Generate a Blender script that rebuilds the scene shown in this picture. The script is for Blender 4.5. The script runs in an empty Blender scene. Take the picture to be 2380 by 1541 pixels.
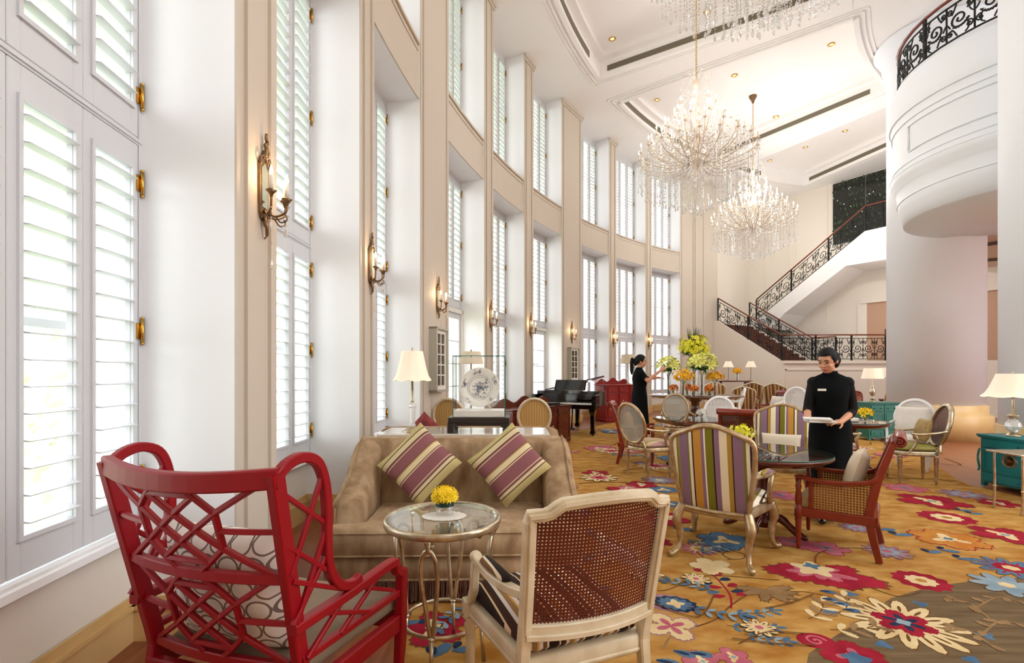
WORLD, EXPO = 5.3, 0.25
import bpy, math, random
from mathutils import Vector, Matrix, Euler
R = math.radians
pi = math.pi
cos, sin = math.cos, math.sin
COL = bpy.context.scene.collection
random.seed(7)
F, HZ, CX, EYE = 1124.0, 866.0, 1190.0, 1.42

def gp(u, v, z=0.0):
    y = F * (EYE - z) / (v - HZ)
    return Vector(((u - CX) * y / F, y, z))
def at(u, v, y):
    return Vector(((u - CX) * y / F, y, EYE - (v - HZ) * y / F))

class MB:
    """collects geometry and links it as one mesh object"""
    def __init__(s):
        s.v = []; s.f = []; s.m = []; s.sm = []; s.mi = 0; s.T = None
    def add(s, vs, fs, smooth=True, mi=None):
        o = len(s.v)
        if s.T is not None:
            vs = [s.T @ Vector(p) for p in vs]
        s.v.extend([tuple(p) for p in vs])
        for f in fs:
            s.f.append(tuple(i + o for i in f))
        s.m.extend([s.mi if mi is None else mi] * len(fs)); s.sm.extend([smooth] * len(fs))
        return s
    def box(s, x0, x1, y0, y1, z0, z1, mi=None):
        vs = [(x, y, z) for z in (z0, z1) for y in (y0, y1) for x in (x0, x1)]
        return s.add(vs, [(0, 2, 3, 1), (4, 5, 7, 6), (0, 1, 5, 4), (2, 6, 7, 3), (0, 4, 6, 2), (1, 3, 7, 5)], False, mi)
    def rbox(s, x0, x1, y0, y1, z0, z1, r=0.005, mi=None):
        c = ((x0 + x1) / 2, (y0 + y1) / 2, (z0 + z1) / 2); h = (abs(x1 - x0) / 2, abs(y1 - y0) / 2, abs(z1 - z0) / 2)
        r = min(r, min(h) * .95)
        vs = []; idx = {}
        for sx in (-1, 1):
            for sy in (-1, 1):
                for sz in (-1, 1):
                    for a in range(3):
                        d = [h[0] - r, h[1] - r, h[2] - r]; d[a] = h[a]
                        idx[(sx, sy, sz, a)] = len(vs)
                        vs.append((c[0] + sx * d[0], c[1] + sy * d[1], c[2] + sz * d[2]))
        fs = []
        for a in range(3):
            b, e = (a + 1) % 3, (a + 2) % 3
            for sg in (-1, 1):
                q = []
                for (p, t) in ((-1, -1), (1, -1), (1, 1), (-1, 1)):
                    k = [0, 0, 0]; k[a] = sg; k[b] = p; k[e] = t
                    q.append(idx[tuple(k) + (a,)])
                fs.append(tuple(q if sg > 0 else q[::-1]))
        for a in range(3):
            b, e = (a + 1) % 3, (a + 2) % 3
            for p in (-1, 1):
                for t in (-1, 1):
                    k0 = [0, 0, 0]; k0[b] = p; k0[e] = t; k1 = list(k0); k0[a] = -1; k1[a] = 1
                    fs.append((idx[tuple(k0) + (b,)], idx[tuple(k1) + (b,)], idx[tuple(k1) + (e,)], idx[tuple(k0) + (e,)]))
        for sx in (-1, 1):
            for sy in (-1, 1):
                for sz in (-1, 1):
                    fs.append(tuple(idx[(sx, sy, sz, a)] for a in range(3)))
        return s.add(vs, fs, False, mi)
    def tube(s, pts, r, n=8, closed=False, caps=True, flat=1.0, up=None, mi=None, smooth=True):
        pts = [Vector(p) for p in pts]; N = len(pts)
        rr = r if isinstance(r, (list, tuple)) else [r] * N
        tan = []
        for i in range(N):
            if closed: d = pts[(i + 1) % N] - pts[i - 1]
            else: d = pts[min(i + 1, N - 1)] - pts[max(i - 1, 0)]
            tan.append(d.normalized() if d.length > 1e-9 else Vector((0, 0, 1)))
        if up is not None: nrm = Vector(up)
        else:
            nrm = Vector((0, 0, 1)) if abs(tan[0].z) < .9 else Vector((1, 0, 0))
        vs = []; 
        for i in range(N):
            t = tan[i]
            nn = (Vector(up) if up is not None else nrm); nn = nn - t * nn.dot(t)
            if nn.length < 1e-6: nn = t.orthogonal()
            nn.normalize(); nrm = nn; b = t.cross(nn)
            for k in range(n):
                a = 2 * pi * (k + .5) / n
                vs.append(pts[i] + b * (cos(a) * rr[i]) + nn * (sin(a) * rr[i] * flat))
        fs = []
        M = N if closed else N - 1
        for i in range(M):
            j = (i + 1) % N
            for k in range(n):
                l = (k + 1) % n
                fs.append((i * n + k, i * n + l, j * n + l, j * n + k))
        if caps and not closed:
            fs.append(tuple(range(n - 1, -1, -1))); fs.append(tuple((N - 1) * n + k for k in range(n)))
        return s.add(vs, fs, smooth, mi)
    def sweep(s, pts, w, h, up=(0, 0, 1), closed=False, mi=None, smooth=False):
        """rectangular bar: w across (tangent x up), h along up; w,h may be lists"""
        pts = [Vector(p) for p in pts]; N = len(pts); vs = []
        W = w if isinstance(w, (list, tuple)) else [w] * N
        H = h if isinstance(h, (list, tuple)) else [h] * N
        for i in range(N):
            if closed: d = pts[(i + 1) % N] - pts[i - 1]
            else: d = pts[min(i + 1, N - 1)] - pts[max(i - 1, 0)]
            t = d.normalized(); u = Vector(up); u = u - t * u.dot(t)
            if u.length < 1e-6: u = t.orthogonal()
            u.normalize(); b = t.cross(u)
            c = min(W[i], H[i]) * .14
            for (p, q) in ((-1, -1), (1, -1), (1, 1), (-1, 1)):
                for first in (0, 1):
                    horiz = (first == 0) == (p * q > 0)
                    bx = p * (W[i] / 2 - (0 if horiz else c)); uz = q * (H[i] / 2 - (c if horiz else 0))
                    vs.append(pts[i] + b * bx + u * uz)
        fs = []; n = 8
        M = N if closed else N - 1
        for i in range(M):
            j = (i + 1) % N
            for k in range(n):
                l = (k + 1) % n
                fs.append((i * n + k, i * n + l, j * n + l, j * n + k))
        if not closed:
            fs.append(tuple(range(n - 1, -1, -1))); fs.append(tuple((N - 1) * n + k for k in range(n)))
        return s.add(vs, fs, smooth, mi)
    def lathe(s, prof, n=20, c=(0, 0, 0), sx=1, sy=1, mi=None, smooth=True, a0=0, a1=2 * pi, caps=True):
        full = abs(a1 - a0 - 2 * pi) < 1e-6
        vs = []; m = n if full else n + 1
        for (r, z) in prof:
            for k in range(m):
                a = a0 + (a1 - a0) * k / n
                vs.append((c[0] + r * cos(a) * sx, c[1] + r * sin(a) * sy, c[2] + z))
        fs = []
        for i in range(len(prof) - 1):
            for k in range(n):
                l = (k + 1) % m
                fs.append((i * m + k, i * m + l, (i + 1) * m + l, (i + 1) * m + k))
        if full and caps and prof[0] != prof[-1]:
            if prof[0][0] > 1e-3: fs.append(tuple(range(m - 1, -1, -1)))
            if prof[-1][0] > 1e-3: fs.append(tuple((len(prof) - 1) * m + k for k in range(m)))
        return s.add(vs, fs, smooth, mi)
    def disc(s, z, r, n=64, c=(0, 0), mi=None):
        return s.add([(c[0] + r * cos(2 * pi * k / n), c[1] + r * sin(2 * pi * k / n), z) for k in range(n)], [tuple(range(n))], False, mi)
    def ball(s, c, r, nu=10, nv=6, mi=None, rot=None):
        rx, ry, rz = r if isinstance(r, (list, tuple)) else (r, r, r)
        vs = [(0, 0, -1)]; 
        for i in range(1, nv):
            p = -pi / 2 + pi * i / nv
            for k in range(nu):
                a = 2 * pi * k / nu
                vs.append((cos(p) * cos(a), cos(p) * sin(a), sin(p)))
        vs.append((0, 0, 1)); L = len(vs) - 1
        fs = [(0, 1 + (k + 1) % nu, 1 + k) for k in range(nu)]
        for i in range(nv - 2):
            for k in range(nu):
                l = (k + 1) % nu; a = 1 + i * nu; b = a + nu
                fs.append((a + k, a + l, b + l, b + k))
        a = 1 + (nv - 2) * nu
        fs += [(a + k, a + (k + 1) % nu, L) for k in range(nu)]
        out = []
        for v in vs:
            p = Vector((v[0] * rx, v[1] * ry, v[2] * rz))
            if rot is not None: p = rot @ p
            out.append(p + Vector(c))
        return s.add(out, fs, True, mi)
    def grid(s, fn, nu, nv, closeu=False, mi=None, smooth=True, flip=False):
        vs = []; U = nu if closeu else nu + 1
        for j in range(nv + 1):
            for i in range(U):
                vs.append(fn(i / nu, j / nv))
        fs = []
        for j in range(nv):
            for i in range(nu):
                l = (i + 1) % U
                q = (j * U + i, j * U + l, (j + 1) * U + l, (j + 1) * U + i)
                fs.append(q[::-1] if flip else q)
        return s.add(vs, fs, smooth, mi)
    def loft(s, rings, caps=True, closed=True, mi=None, smooth=True):
        n = len(rings[0]); vs = [p for r in rings for p in r]; fs = []
        for i in range(len(rings) - 1):
            for k in range(n if closed else n - 1):
                l = (k + 1) % n
                fs.append((i * n + k, i * n + l, (i + 1) * n + l, (i + 1) * n + k))
        if caps and closed:
            fs.append(tuple(range(n - 1, -1, -1))); fs.append(tuple((len(rings) - 1) * n + k for k in range(n)))
        return s.add(vs, fs, smooth, mi)
    def prism(s, poly, z0, z1, mi=None, smooth=False):
        n = len(poly); vs = [(p[0], p[1], z0) for p in poly] + [(p[0], p[1], z1) for p in poly]
        fs = [tuple(range(n - 1, -1, -1)), tuple(range(n, 2 * n))]
        s.add(vs, fs, False, mi)
        return s.add(vs, [(k, (k + 1) % n, n + (k + 1) % n, n + k) for k in range(n)], smooth, mi)
    def pillow(s, w, d, h, p=2.6, n=14, mi=None, c=(0, 0, 0), pinch=0.06, base=0.0):
        """soft cushion lying in xy, thickness h"""
        def top(sg):
            def fn(a, b):
                x, y = 2 * a - 1, 2 * b - 1
                k = max(0.0, (1 - abs(x) ** p) * (1 - abs(y) ** p)) ** .42
                px = x * (1 - pinch * (1 - abs(y) ** 2) * abs(x) ** 3); py = y * (1 - pinch * (1 - abs(x) ** 2) * abs(y) ** 3)
                return (c[0] + px * w / 2, c[1] + py * d / 2, c[2] + sg * (k * h / 2 + base))
            return fn
        s.grid(top(1), n, n, mi=mi); s.grid(top(-1), n, n, mi=mi, flip=True)
        if base > 0:
            e = [(-1 + 2 * i / n, -1) for i in range(n)] + [(1, -1 + 2 * i / n) for i in range(n)] + [(1 - 2 * i / n, 1) for i in range(n)] + [(-1, 1 - 2 * i / n) for i in range(n)]
            ring = []
            for (x, y) in e:
                px = x * (1 - pinch * (1 - y * y) * abs(x) ** 3); py = y * (1 - pinch * (1 - x * x) * abs(y) ** 3)
                ring.append((c[0] + px * w / 2, c[1] + py * d / 2))
            s.loft([[(x, y, c[2] - base) for x, y in ring], [(x, y, c[2] + base) for x, y in ring]], caps=False, mi=mi)
        return s
    def build(s, name, mats, parent=None, loc=None, rotz=None):
        me = bpy.data.meshes.new(name)
        me.from_pydata(s.v, [], s.f)
        mats = mats if isinstance(mats, (list, tuple)) else [mats]
        for m in mats: me.materials.append(m)
        me.polygons.foreach_set('material_index', s.m)
        me.polygons.foreach_set('use_smooth', s.sm)
        me.update()
        o = bpy.data.objects.new(name, me); COL.objects.link(o)
        if parent is not None: o.parent = parent
        if loc is not None: o.location = loc
        if rotz is not None: o.rotation_euler = (0, 0, rotz)
        return o

def tag(o, label=None, cat=None, group=None, kind=None):
    if label: o['label'] = label
    if cat: o['category'] = cat
    if group: o['group'] = group
    if kind: o['kind'] = kind
    return o
def thing(name, label, cat, loc=(0, 0, 0), rotz=0.0, group=None):
    o = bpy.data.objects.new(name, None); COL.objects.link(o)
    o.empty_display_size = .1
    o.location = loc; o.rotation_euler = (0, 0, rotz)
    return tag(o, label, cat, group)
KIDS = {}
def dup(root, loc, rotz=0.0, label=None, group=None, swap=None, scale=None):
    """a copy of a thing with copies of its parts and sub-parts"""
    def cp(o, parent):
        c = o.copy(); COL.objects.link(c)
        if parent is not None: c.parent = parent
        if swap and c.data:
            for sl in c.material_slots:
                m = swap.get(sl.material.name)
                if m is not None:
                    sl.link = 'OBJECT'; sl.material = m
        for ch in list(o.children): cp(ch, c)
        return c
    r = cp(root, None)
    r.location = loc; r.rotation_euler = (0, 0, rotz)
    if scale: r.scale = (scale,) * 3 if not isinstance(scale, (tuple, list)) else scale
    if label: r['label'] = label
    if group: r['group'] = group
    elif 'group' in r: del r['group']
    return r
def struct(mb, name, mats):
    o = mb.build(name, mats); o['kind'] = 'structure'; return o
def face(dx, dy):
    """z rotation that turns local +Y towards (dx,dy)"""
    return math.atan2(-dx, dy)

# ---------------------------------------------------------------- materials
def srgb(r, g, b):
    f = lambda c: (c / 255 / 12.92) if c / 255 <= .04045 else ((c / 255 + .055) / 1.055) ** 2.4
    return (f(r), f(g), f(b), 1)
def newmat(name):
    m = bpy.data.materials.new(name); m.use_nodes = True
    nt = m.node_tree; b = nt.nodes['Principled BSDF']
    return m, nt, b
def mat(name, col, rough=.5, metal=0.0, noise=0.0, nscale=8.0, bump=0.0, bscale=60.0, spec=None, sheen=0.0, coat=0.0, stretch=None, col2=None, trans=0.0, ior=None):
    m, nt, b = newmat(name); L = nt.links.new
    c = srgb(*col)
    b.inputs['Base Color'].default_value = c; b.inputs['Roughness'].default_value = rough; b.inputs['Metallic'].default_value = metal
    if spec is not None: b.inputs['Specular IOR Level'].default_value = spec
    if sheen: b.inputs['Sheen Weight'].default_value = sheen; b.inputs['Sheen Roughness'].default_value = .4; b.inputs['Sheen Tint'].default_value = c
    if coat: b.inputs['Coat Weight'].default_value = coat; b.inputs['Coat Roughness'].default_value = .06
    if trans: b.inputs['Transmission Weight'].default_value = trans
    if ior: b.inputs['IOR'].default_value = ior
    if noise or bump:
        tc = nt.nodes.new('ShaderNodeTexCoord'); src = tc.outputs['Object']
        if stretch:
            mp = nt.nodes.new('ShaderNodeMapping'); mp.inputs['Scale'].default_value = stretch
            L(src, mp.inputs['Vector']); src = mp.outputs['Vector']
    if noise:
        n = nt.nodes.new('ShaderNodeTexNoise'); n.inputs['Scale'].default_value = nscale; n.inputs['Detail'].default_value = 5
        L(src, n.inputs['Vector'])
        rp = nt.nodes.new('ShaderNodeValToRGB')
        c2 = srgb(*col2) if col2 else tuple(x * (1 - noise) for x in c[:3]) + (1,)
        rp.color_ramp.elements[0].position = .32; rp.color_ramp.elements[1].position = .68
        rp.color_ramp.elements[0].color = c2; rp.color_ramp.elements[1].color = c
        L(n.outputs['Fac'], rp.inputs['Fac']); L(rp.outputs['Color'], b.inputs['Base Color'])
    if bump:
        n2 = nt.nodes.new('ShaderNodeTexNoise'); n2.inputs['Scale'].default_value = bscale; n2.inputs['Detail'].default_value = 3
        L(src, n2.inputs['Vector'])
        bp = nt.nodes.new('ShaderNodeBump'); bp.inputs['Strength'].default_value = bump; bp.inputs['Distance'].default_value = .01
        L(n2.outputs['Fac'], bp.inputs['Height']); L(bp.outputs['Normal'], b.inputs['Normal'])
    return m
def emis(name, col, strength, base=None):
    m, nt, b = newmat(name)
    b.inputs['Base Color'].default_value = srgb(*(base or col)); b.inputs['Emission Color'].default_value = srgb(*col)
    b.inputs['Emission Strength'].default_value = strength
    return m
def stripes(name, bands, axis=0, origin=0.0, period=.5, rough=.8, rot=0.0, bump=.15):
    """bands: [(width, (r,g,b)), ...] repeated along an object axis"""
    m, nt, b = newmat(name); L = nt.links.new
    tc = nt.nodes.new('ShaderNodeTexCoord'); src = tc.outputs['Object']
    if rot:
        mp = nt.nodes.new('ShaderNodeMapping'); mp.inputs['Rotation'].default_value = (0, 0, rot); L(src, mp.inputs['Vector']); src = mp.outputs['Vector']
    sx = nt.nodes.new('ShaderNodeSeparateXYZ'); L(src, sx.inputs[0])
    a = nt.nodes.new('ShaderNodeMath'); a.operation = 'MULTIPLY_ADD'; L(sx.outputs[axis], a.inputs[0]); a.inputs[1].default_value = 1 / period; a.inputs[2].default_value = 100.0 - origin / period
    fr = nt.nodes.new('ShaderNodeMath'); fr.operation = 'FRACT'; L(a.outputs[0], fr.inputs[0])
    rp = nt.nodes.new('ShaderNodeValToRGB'); cr = rp.color_ramp; cr.interpolation = 'CONSTANT'
    tot = sum(w for w, c in bands); p = 0
    bands = bands[:31]
    while len(cr.elements) < len(bands): cr.elements.new(.5)
    for i, (w, c) in enumerate(bands):
        cr.elements[i].position = p / tot; cr.elements[i].color = srgb(*c); p += w
    L(fr.outputs[0], rp.inputs['Fac']); L(rp.outputs['Color'], b.inputs['Base Color'])
    b.inputs['Roughness'].default_value = rough
    b.inputs['Specular IOR Level'].default_value = .25
    n2 = nt.nodes.new('ShaderNodeTexNoise'); n2.inputs['Scale'].default_value = 300; L(tc.outputs['Object'], n2.inputs['Vector'])
    bp = nt.nodes.new('ShaderNodeBump'); bp.inputs['Strength'].default_value = bump; bp.inputs['Distance'].default_value = .005
    L(n2.outputs['Fac'], bp.inputs['Height']); L(bp.outputs['Normal'], b.inputs['Normal'])
    return m
def cane(name, col, pitch=.012, hole=.30, rough=.55, axes=(0, 2), col2=None):
    """woven cane: round holes let you see through the weave"""
    m, nt, b = newmat(name); L = nt.links.new
    tc = nt.nodes.new('ShaderNodeTexCoord'); sx = nt.nodes.new('ShaderNodeSeparateXYZ'); L(tc.outputs['Object'], sx.inputs[0])
    cb = nt.nodes.new('ShaderNodeCombineXYZ')
    for i, ax in enumerate(axes):
        a = nt.nodes.new('ShaderNodeMath'); a.operation = 'MULTIPLY_ADD'; L(sx.outputs[ax], a.inputs[0]); a.inputs[1].default_value = 1 / pitch; a.inputs[2].default_value = 500.0
        f = nt.nodes.new('ShaderNodeMath'); f.operation = 'FRACT'; L(a.outputs[0], f.inputs[0])
        g = nt.nodes.new('ShaderNodeMath'); g.operation = 'SUBTRACT'; L(f.outputs[0], g.inputs[0]); g.inputs[1].default_value = .5
        L(g.outputs[0], cb.inputs[i])
    ln = nt.nodes.new('ShaderNodeVectorMath'); ln.operation = 'LENGTH'; L(cb.outputs[0], ln.inputs[0])
    gt = nt.nodes.new('ShaderNodeMath'); gt.operation = 'GREATER_THAN'; L(ln.outputs['Value'], gt.inputs[0]); gt.inputs[1].default_value = hole
    L(gt.outputs[0], b.inputs['Alpha'])
    rp = nt.nodes.new('ShaderNodeValToRGB'); rp.color_ramp.elements[0].position = .3; rp.color_ramp.elements[1].position = .7
    rp.color_ramp.elements[0].color = srgb(*(col2 or col)); rp.color_ramp.elements[1].color = srgb(*col)
    L(ln.outputs['Value'], rp.inputs['Fac']); L(rp.outputs['Color'], b.inputs['Base Color'])
    b.inputs['Roughness'].default_value = rough
    return m
def glassy(name, tint=(255, 255, 255), gloss=.25, rough=.02, dif=0.0, difcol=(255, 255, 255)):
    """clear thin glass: lets light straight through with a mirror sheen"""
    m = bpy.data.materials.new(name); m.use_nodes = True; nt = m.node_tree; L = nt.links.new
    for n in list(nt.nodes): nt.nodes.remove(n)
    out = nt.nodes.new('ShaderNodeOutputMaterial')
    t = nt.nodes.new('ShaderNodeBsdfTransparent'); t.inputs[0].default_value = srgb(*tint)
    g = nt.nodes.new('ShaderNodeBsdfGlossy'); g.inputs['Roughness'].default_value = rough
    fr = nt.nodes.new('ShaderNodeLayerWeight'); fr.inputs['Blend'].default_value = .5
    pw = nt.nodes.new('ShaderNodeMath'); pw.operation = 'POWER'; L(fr.outputs['Facing'], pw.inputs[0]); pw.inputs[1].default_value = 4.0
    mm = nt.nodes.new('ShaderNodeMath'); mm.operation = 'MULTIPLY_ADD'; mm.use_clamp = True; L(pw.outputs[0], mm.inputs[0]); mm.inputs[1].default_value = .6; mm.inputs[2].default_value = gloss
    mx = nt.nodes.new('ShaderNodeMixShader'); L(mm.outputs[0], mx.inputs[0]); L(t.outputs[0], mx.inputs[1]); L(g.outputs[0], mx.inputs[2])
    last = mx
    if dif:
        d = nt.nodes.new('ShaderNodeBsdfDiffuse'); d.inputs[0].default_value = srgb(*difcol)
        m2 = nt.nodes.new('ShaderNodeMixShader'); m2.inputs[0].default_value = dif; L(mx.outputs[0], m2.inputs[1]); L(d.outputs[0], m2.inputs[2]); last = m2
    L(last.outputs[0], out.inputs[0])
    return m

M = {}
M['wall'] = mat('wall_paint', (236, 228, 216), .6)
M['pier'] = mat('pier_paint', (206, 195, 180), .6)
M['white'] = mat('white_paint', (246, 246, 246), .5)
M['column'] = mat('column_paint', (240, 243, 249), .55)
M['trimw'] = mat('trim_paint', (232, 228, 218), .45)
M['ceil'] = mat('ceiling_paint', (245, 242, 240), .7)
M['slot'] = mat('vent_slot_metal', (110, 102, 84), .5)
M['brass'] = mat('polished_brass', (214, 170, 84), .25, 1.0)
M['gold_stone'] = mat('golden_stone', (222, 188, 132), .35, noise=.2, nscale=2.6, col2=(206, 168, 108))
M['wood_floor'] = mat('wood_floor', (158, 98, 66), .3, noise=.3, nscale=3, stretch=(9, .6, 1), col2=(128, 72, 44))
M['shutter'] = mat('backlit_shutter_paint', (212, 213, 216), .4)  # white paint greyed, backlit shade put into the colour
M['pane'] = glassy('window_glass', gloss=.06)
M['red'] = mat('red_lacquer', (142, 2, 20), .42, spec=.35)
M['cream'] = mat('cream_paint', (226, 212, 184), .4, noise=.1, nscale=10, col2=(200, 182, 148))
M['chand'] = mat('pale_gilt', (232, 216, 198), .3, .35)
M['champ'] = mat('champagne_silver', (202, 182, 148), .32, .6, noise=.3, nscale=14, col2=(166, 134, 94))
M['silverleaf'] = mat('silver_leaf', (214, 204, 184), .28, .9, noise=.25, nscale=18, col2=(176, 156, 122))
M['velvet'] = mat('brown_velvet', (186, 158, 124), .9, noise=.3, nscale=11, sheen=.8, bump=.25, bscale=140, col2=(134, 104, 72), stretch=(1, 1, .4))
M['taupe'] = mat('taupe_velvet', (142, 124, 102), .85, noise=.15, nscale=6, sheen=.5)
M['fringe'] = mat('bullion_fringe', (112, 74, 56), .8, noise=.4, nscale=60, stretch=(4, 4, .4))
M['rwood'] = mat('red_mahogany', (140, 42, 20), .3, noise=.3, nscale=6, stretch=(1, 1, .2), coat=.3)
M['dwood'] = mat('dark_mahogany', (100, 34, 20), .25, noise=.3, nscale=6, coat=.4)
M['tablewood'] = mat('brown_table_wood', (104, 62, 40), .2, noise=.3, nscale=4, coat=.5)
M['ebony'] = mat('dark_ebony', (38, 27, 24), .35)
M['black'] = mat('piano_black', (8, 8, 9), .08, coat=.6)
M['iron'] = mat('black_iron', (20, 21, 21), .45, .3)
M['hrail'] = mat('handrail_wood', (118, 52, 32), .3, coat=.3)
M['teal'] = mat('teal_lacquer', (20, 130, 136), .4, noise=.2, nscale=6)
M['teal2'] = mat('green_lacquer', (30, 112, 96), .4, noise=.2, nscale=6)
M['chrome'] = mat('silver_metal', (210, 200, 184), .22, .9)
M['bronze'] = mat('aged_bronze', (138, 112, 82), .35, .85, noise=.3, nscale=30)
M['shade'] = emis('lamp_shade_lit', (255, 236, 206), .24, (240, 226, 204))
M['shade_off'] = mat('lamp_shade_fabric', (222, 208, 182), .8)
M['bulb'] = emis('candle_bulb', (255, 222, 170), 9.0)
M['glass'] = glassy('clear_glass', gloss=.10)
M['case'] = glassy('case_glass', gloss=.03)
M['tglass'] = glassy('table_glass', (236, 246, 240), gloss=.34, rough=.0)
M['gedge'] = glassy('green_glass_edge', (120, 195, 172), gloss=.15, dif=.6, difcol=(44, 132, 112))
M['crystal'] = glassy('crystal', gloss=.45, rough=.1, dif=.38)
M['water'] = glassy('vase_water', (225, 240, 225), gloss=.1)
M['skin'] = mat('skin', (206, 150, 118), .5)
M['hair'] = mat('black_hair', (10, 8, 8), .62, spec=.25)
M['cloth'] = mat('black_cloth', (7, 9, 11), .9, spec=.15)
M['sheer'] = mat('sheer_black_sleeve', (18, 16, 15), .8, spec=.2)
M['linen'] = mat('white_linen', (236, 230, 220), .85, noise=.06, nscale=9)
M['yellow'] = mat('yellow_petal', (255, 226, 16), .6, noise=.2, nscale=60, col2=(250, 204, 0))
M['lime'] = mat('lime_yellow_petal', (244, 236, 50), .6, noise=.2, nscale=40, col2=(222, 218, 40))
M['pale'] = mat('pale_lily_petal', (246, 244, 140), .6, noise=.2, nscale=30, col2=(226, 230, 84))
M['orange'] = mat('orange_petal', (255, 204, 20), .6, noise=.2, nscale=50, col2=(250, 176, 6))
M['gerbera'] = mat('deep_orange_petal', (242, 132, 20), .6)
M['eye'] = mat('flower_centre', (60, 26, 14), .8)
M['shrub'] = mat('sunlit_leaf', (206, 224, 178), .6, noise=.25, nscale=6)
M['leaf'] = mat('leaf_green', (62, 112, 42), .5, noise=.3, nscale=20)
M['stem'] = mat('stem_green', (112, 140, 60), .5)
M['spike'] = mat('spike_leaf', (64, 86, 52), .5)
M['porc'] = mat('white_porcelain', (240, 239, 230), .25)
M['paper'] = mat('paper', (238, 234, 226), .8)
M['dglass'] = mat('smoked_glass', (38, 44, 36), .12, noise=.5, nscale=14, stretch=(1, 1, 4), col2=(22, 28, 22))
S_louis = [(.026, (238, 226, 196)), (.012, (126, 112, 40)), (.012, (160, 138, 52)), (.064, (142, 110, 132)), (.012, (128, 122, 60)), (.022, (240, 230, 206)), (.010, (66, 42, 34)),
           (.058, (200, 146, 62)), (.022, (142, 110, 132)), (.010, (244, 236, 216)), (.052, (124, 118, 30)), (.010, (50, 34, 26)), (.036, (142, 110, 132)), (.052, (238, 224, 192)),
           (.030, (176, 140, 58)), (.008, (70, 44, 34)), (.066, (142, 110, 132)), (.016, (128, 118, 50)), (.024, (240, 230, 206)), (.012, (64, 40, 40))]
TOTL = sum(w for w, c in S_louis)
M['st_louis'] = stripes('louis_stripe', S_louis, 0, -TOTL / 2, TOTL)
S_bk = [(.03, (170, 126, 60)), (.012, (238, 220, 180)), (.035, (128, 80, 66)), (.012, (60, 36, 26)), (.04, (150, 116, 44)), (.012, (238, 220, 180)), (.03, (176, 116, 74)), (.014, (80, 52, 30))]
M['st_brown'] = stripes('brown_gold_stripe', S_bk, 0, -.1, sum(w for w, c in S_bk))
S_gold = [(.012, (206, 164, 98)), (.004, (120, 90, 50)), (.010, (226, 192, 132)), (.003, (96, 72, 44)), (.008, (190, 150, 84))]
M['st_gold'] = stripes('gold_pleat', S_gold, 0, 0, sum(w for w, c in S_gold))
S_seat = [(.02, (40, 26, 20)), (.006, (224, 196, 160)), (.022, (60, 38, 26)), (.012, (214, 206, 198)), (.02, (150, 112, 70)), (.008, (206, 160, 84)), (.014, (216, 206, 204)), (.016, (120, 84, 56)), (.008, (226, 210, 180)), (.02, (36, 24, 20))]
M['st_seat'] = stripes('dark_seat_stripe', S_seat, 0, .02, sum(w for w, c in S_seat))
S_pil = [(.05, (196, 180, 124)), (.006, (96, 64, 50)), (.018, (218, 200, 160)), (.006, (110, 74, 70)), (.008, (140, 92, 96)), (.004, (222, 200, 160)), (.075, (138, 88, 92)), (.006, (222, 200, 160)), (.006, (120, 80, 70)), (.03, (222, 206, 164)),
         (.008, (176, 140, 90)), (.006, (120, 80, 70)), (.06, (140, 90, 94)), (.004, (222, 200, 160)), (.008, (140, 90, 94)), (.006, (90, 60, 50)), (.03, (214, 196, 154)), (.006, (96, 64, 50)), (.06, (192, 178, 120))]
M['st_pil'] = stripes('mauve_cream_stripe', S_pil, 0, -.22, .46)
S_pink = [(.04, (214, 190, 150)), (.05, (190, 150, 146)), (.02, (226, 208, 172)), (.05, (180, 158, 104))]
M['st_pink'] = stripes('faded_pink_stripe', S_pink, 0, 0, .16)
M['green_seat'] = mat('olive_silk', (150, 142, 62), .55, noise=.2, nscale=7)
M['cane_red'] = cane('cane_red_brown', (118, 36, 12), .0125, .235, col2=(76, 20, 8))
M['cane_gold'] = cane('cane_gold', (236, 180, 88), .020, .22, col2=(112, 58, 20), axes=(1, 2))
M['cane_dark'] = cane('cane_dark_brown', (120, 52, 26), .014, .12, col2=(70, 24, 12))
M['cane_grey'] = cane('cane_grey_white', (212, 208, 196), .018, .26, col2=(140, 140, 128))
M['cane_white'] = cane('cane_white', (248, 246, 244), .018, .24, col2=(196, 194, 192))
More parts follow.
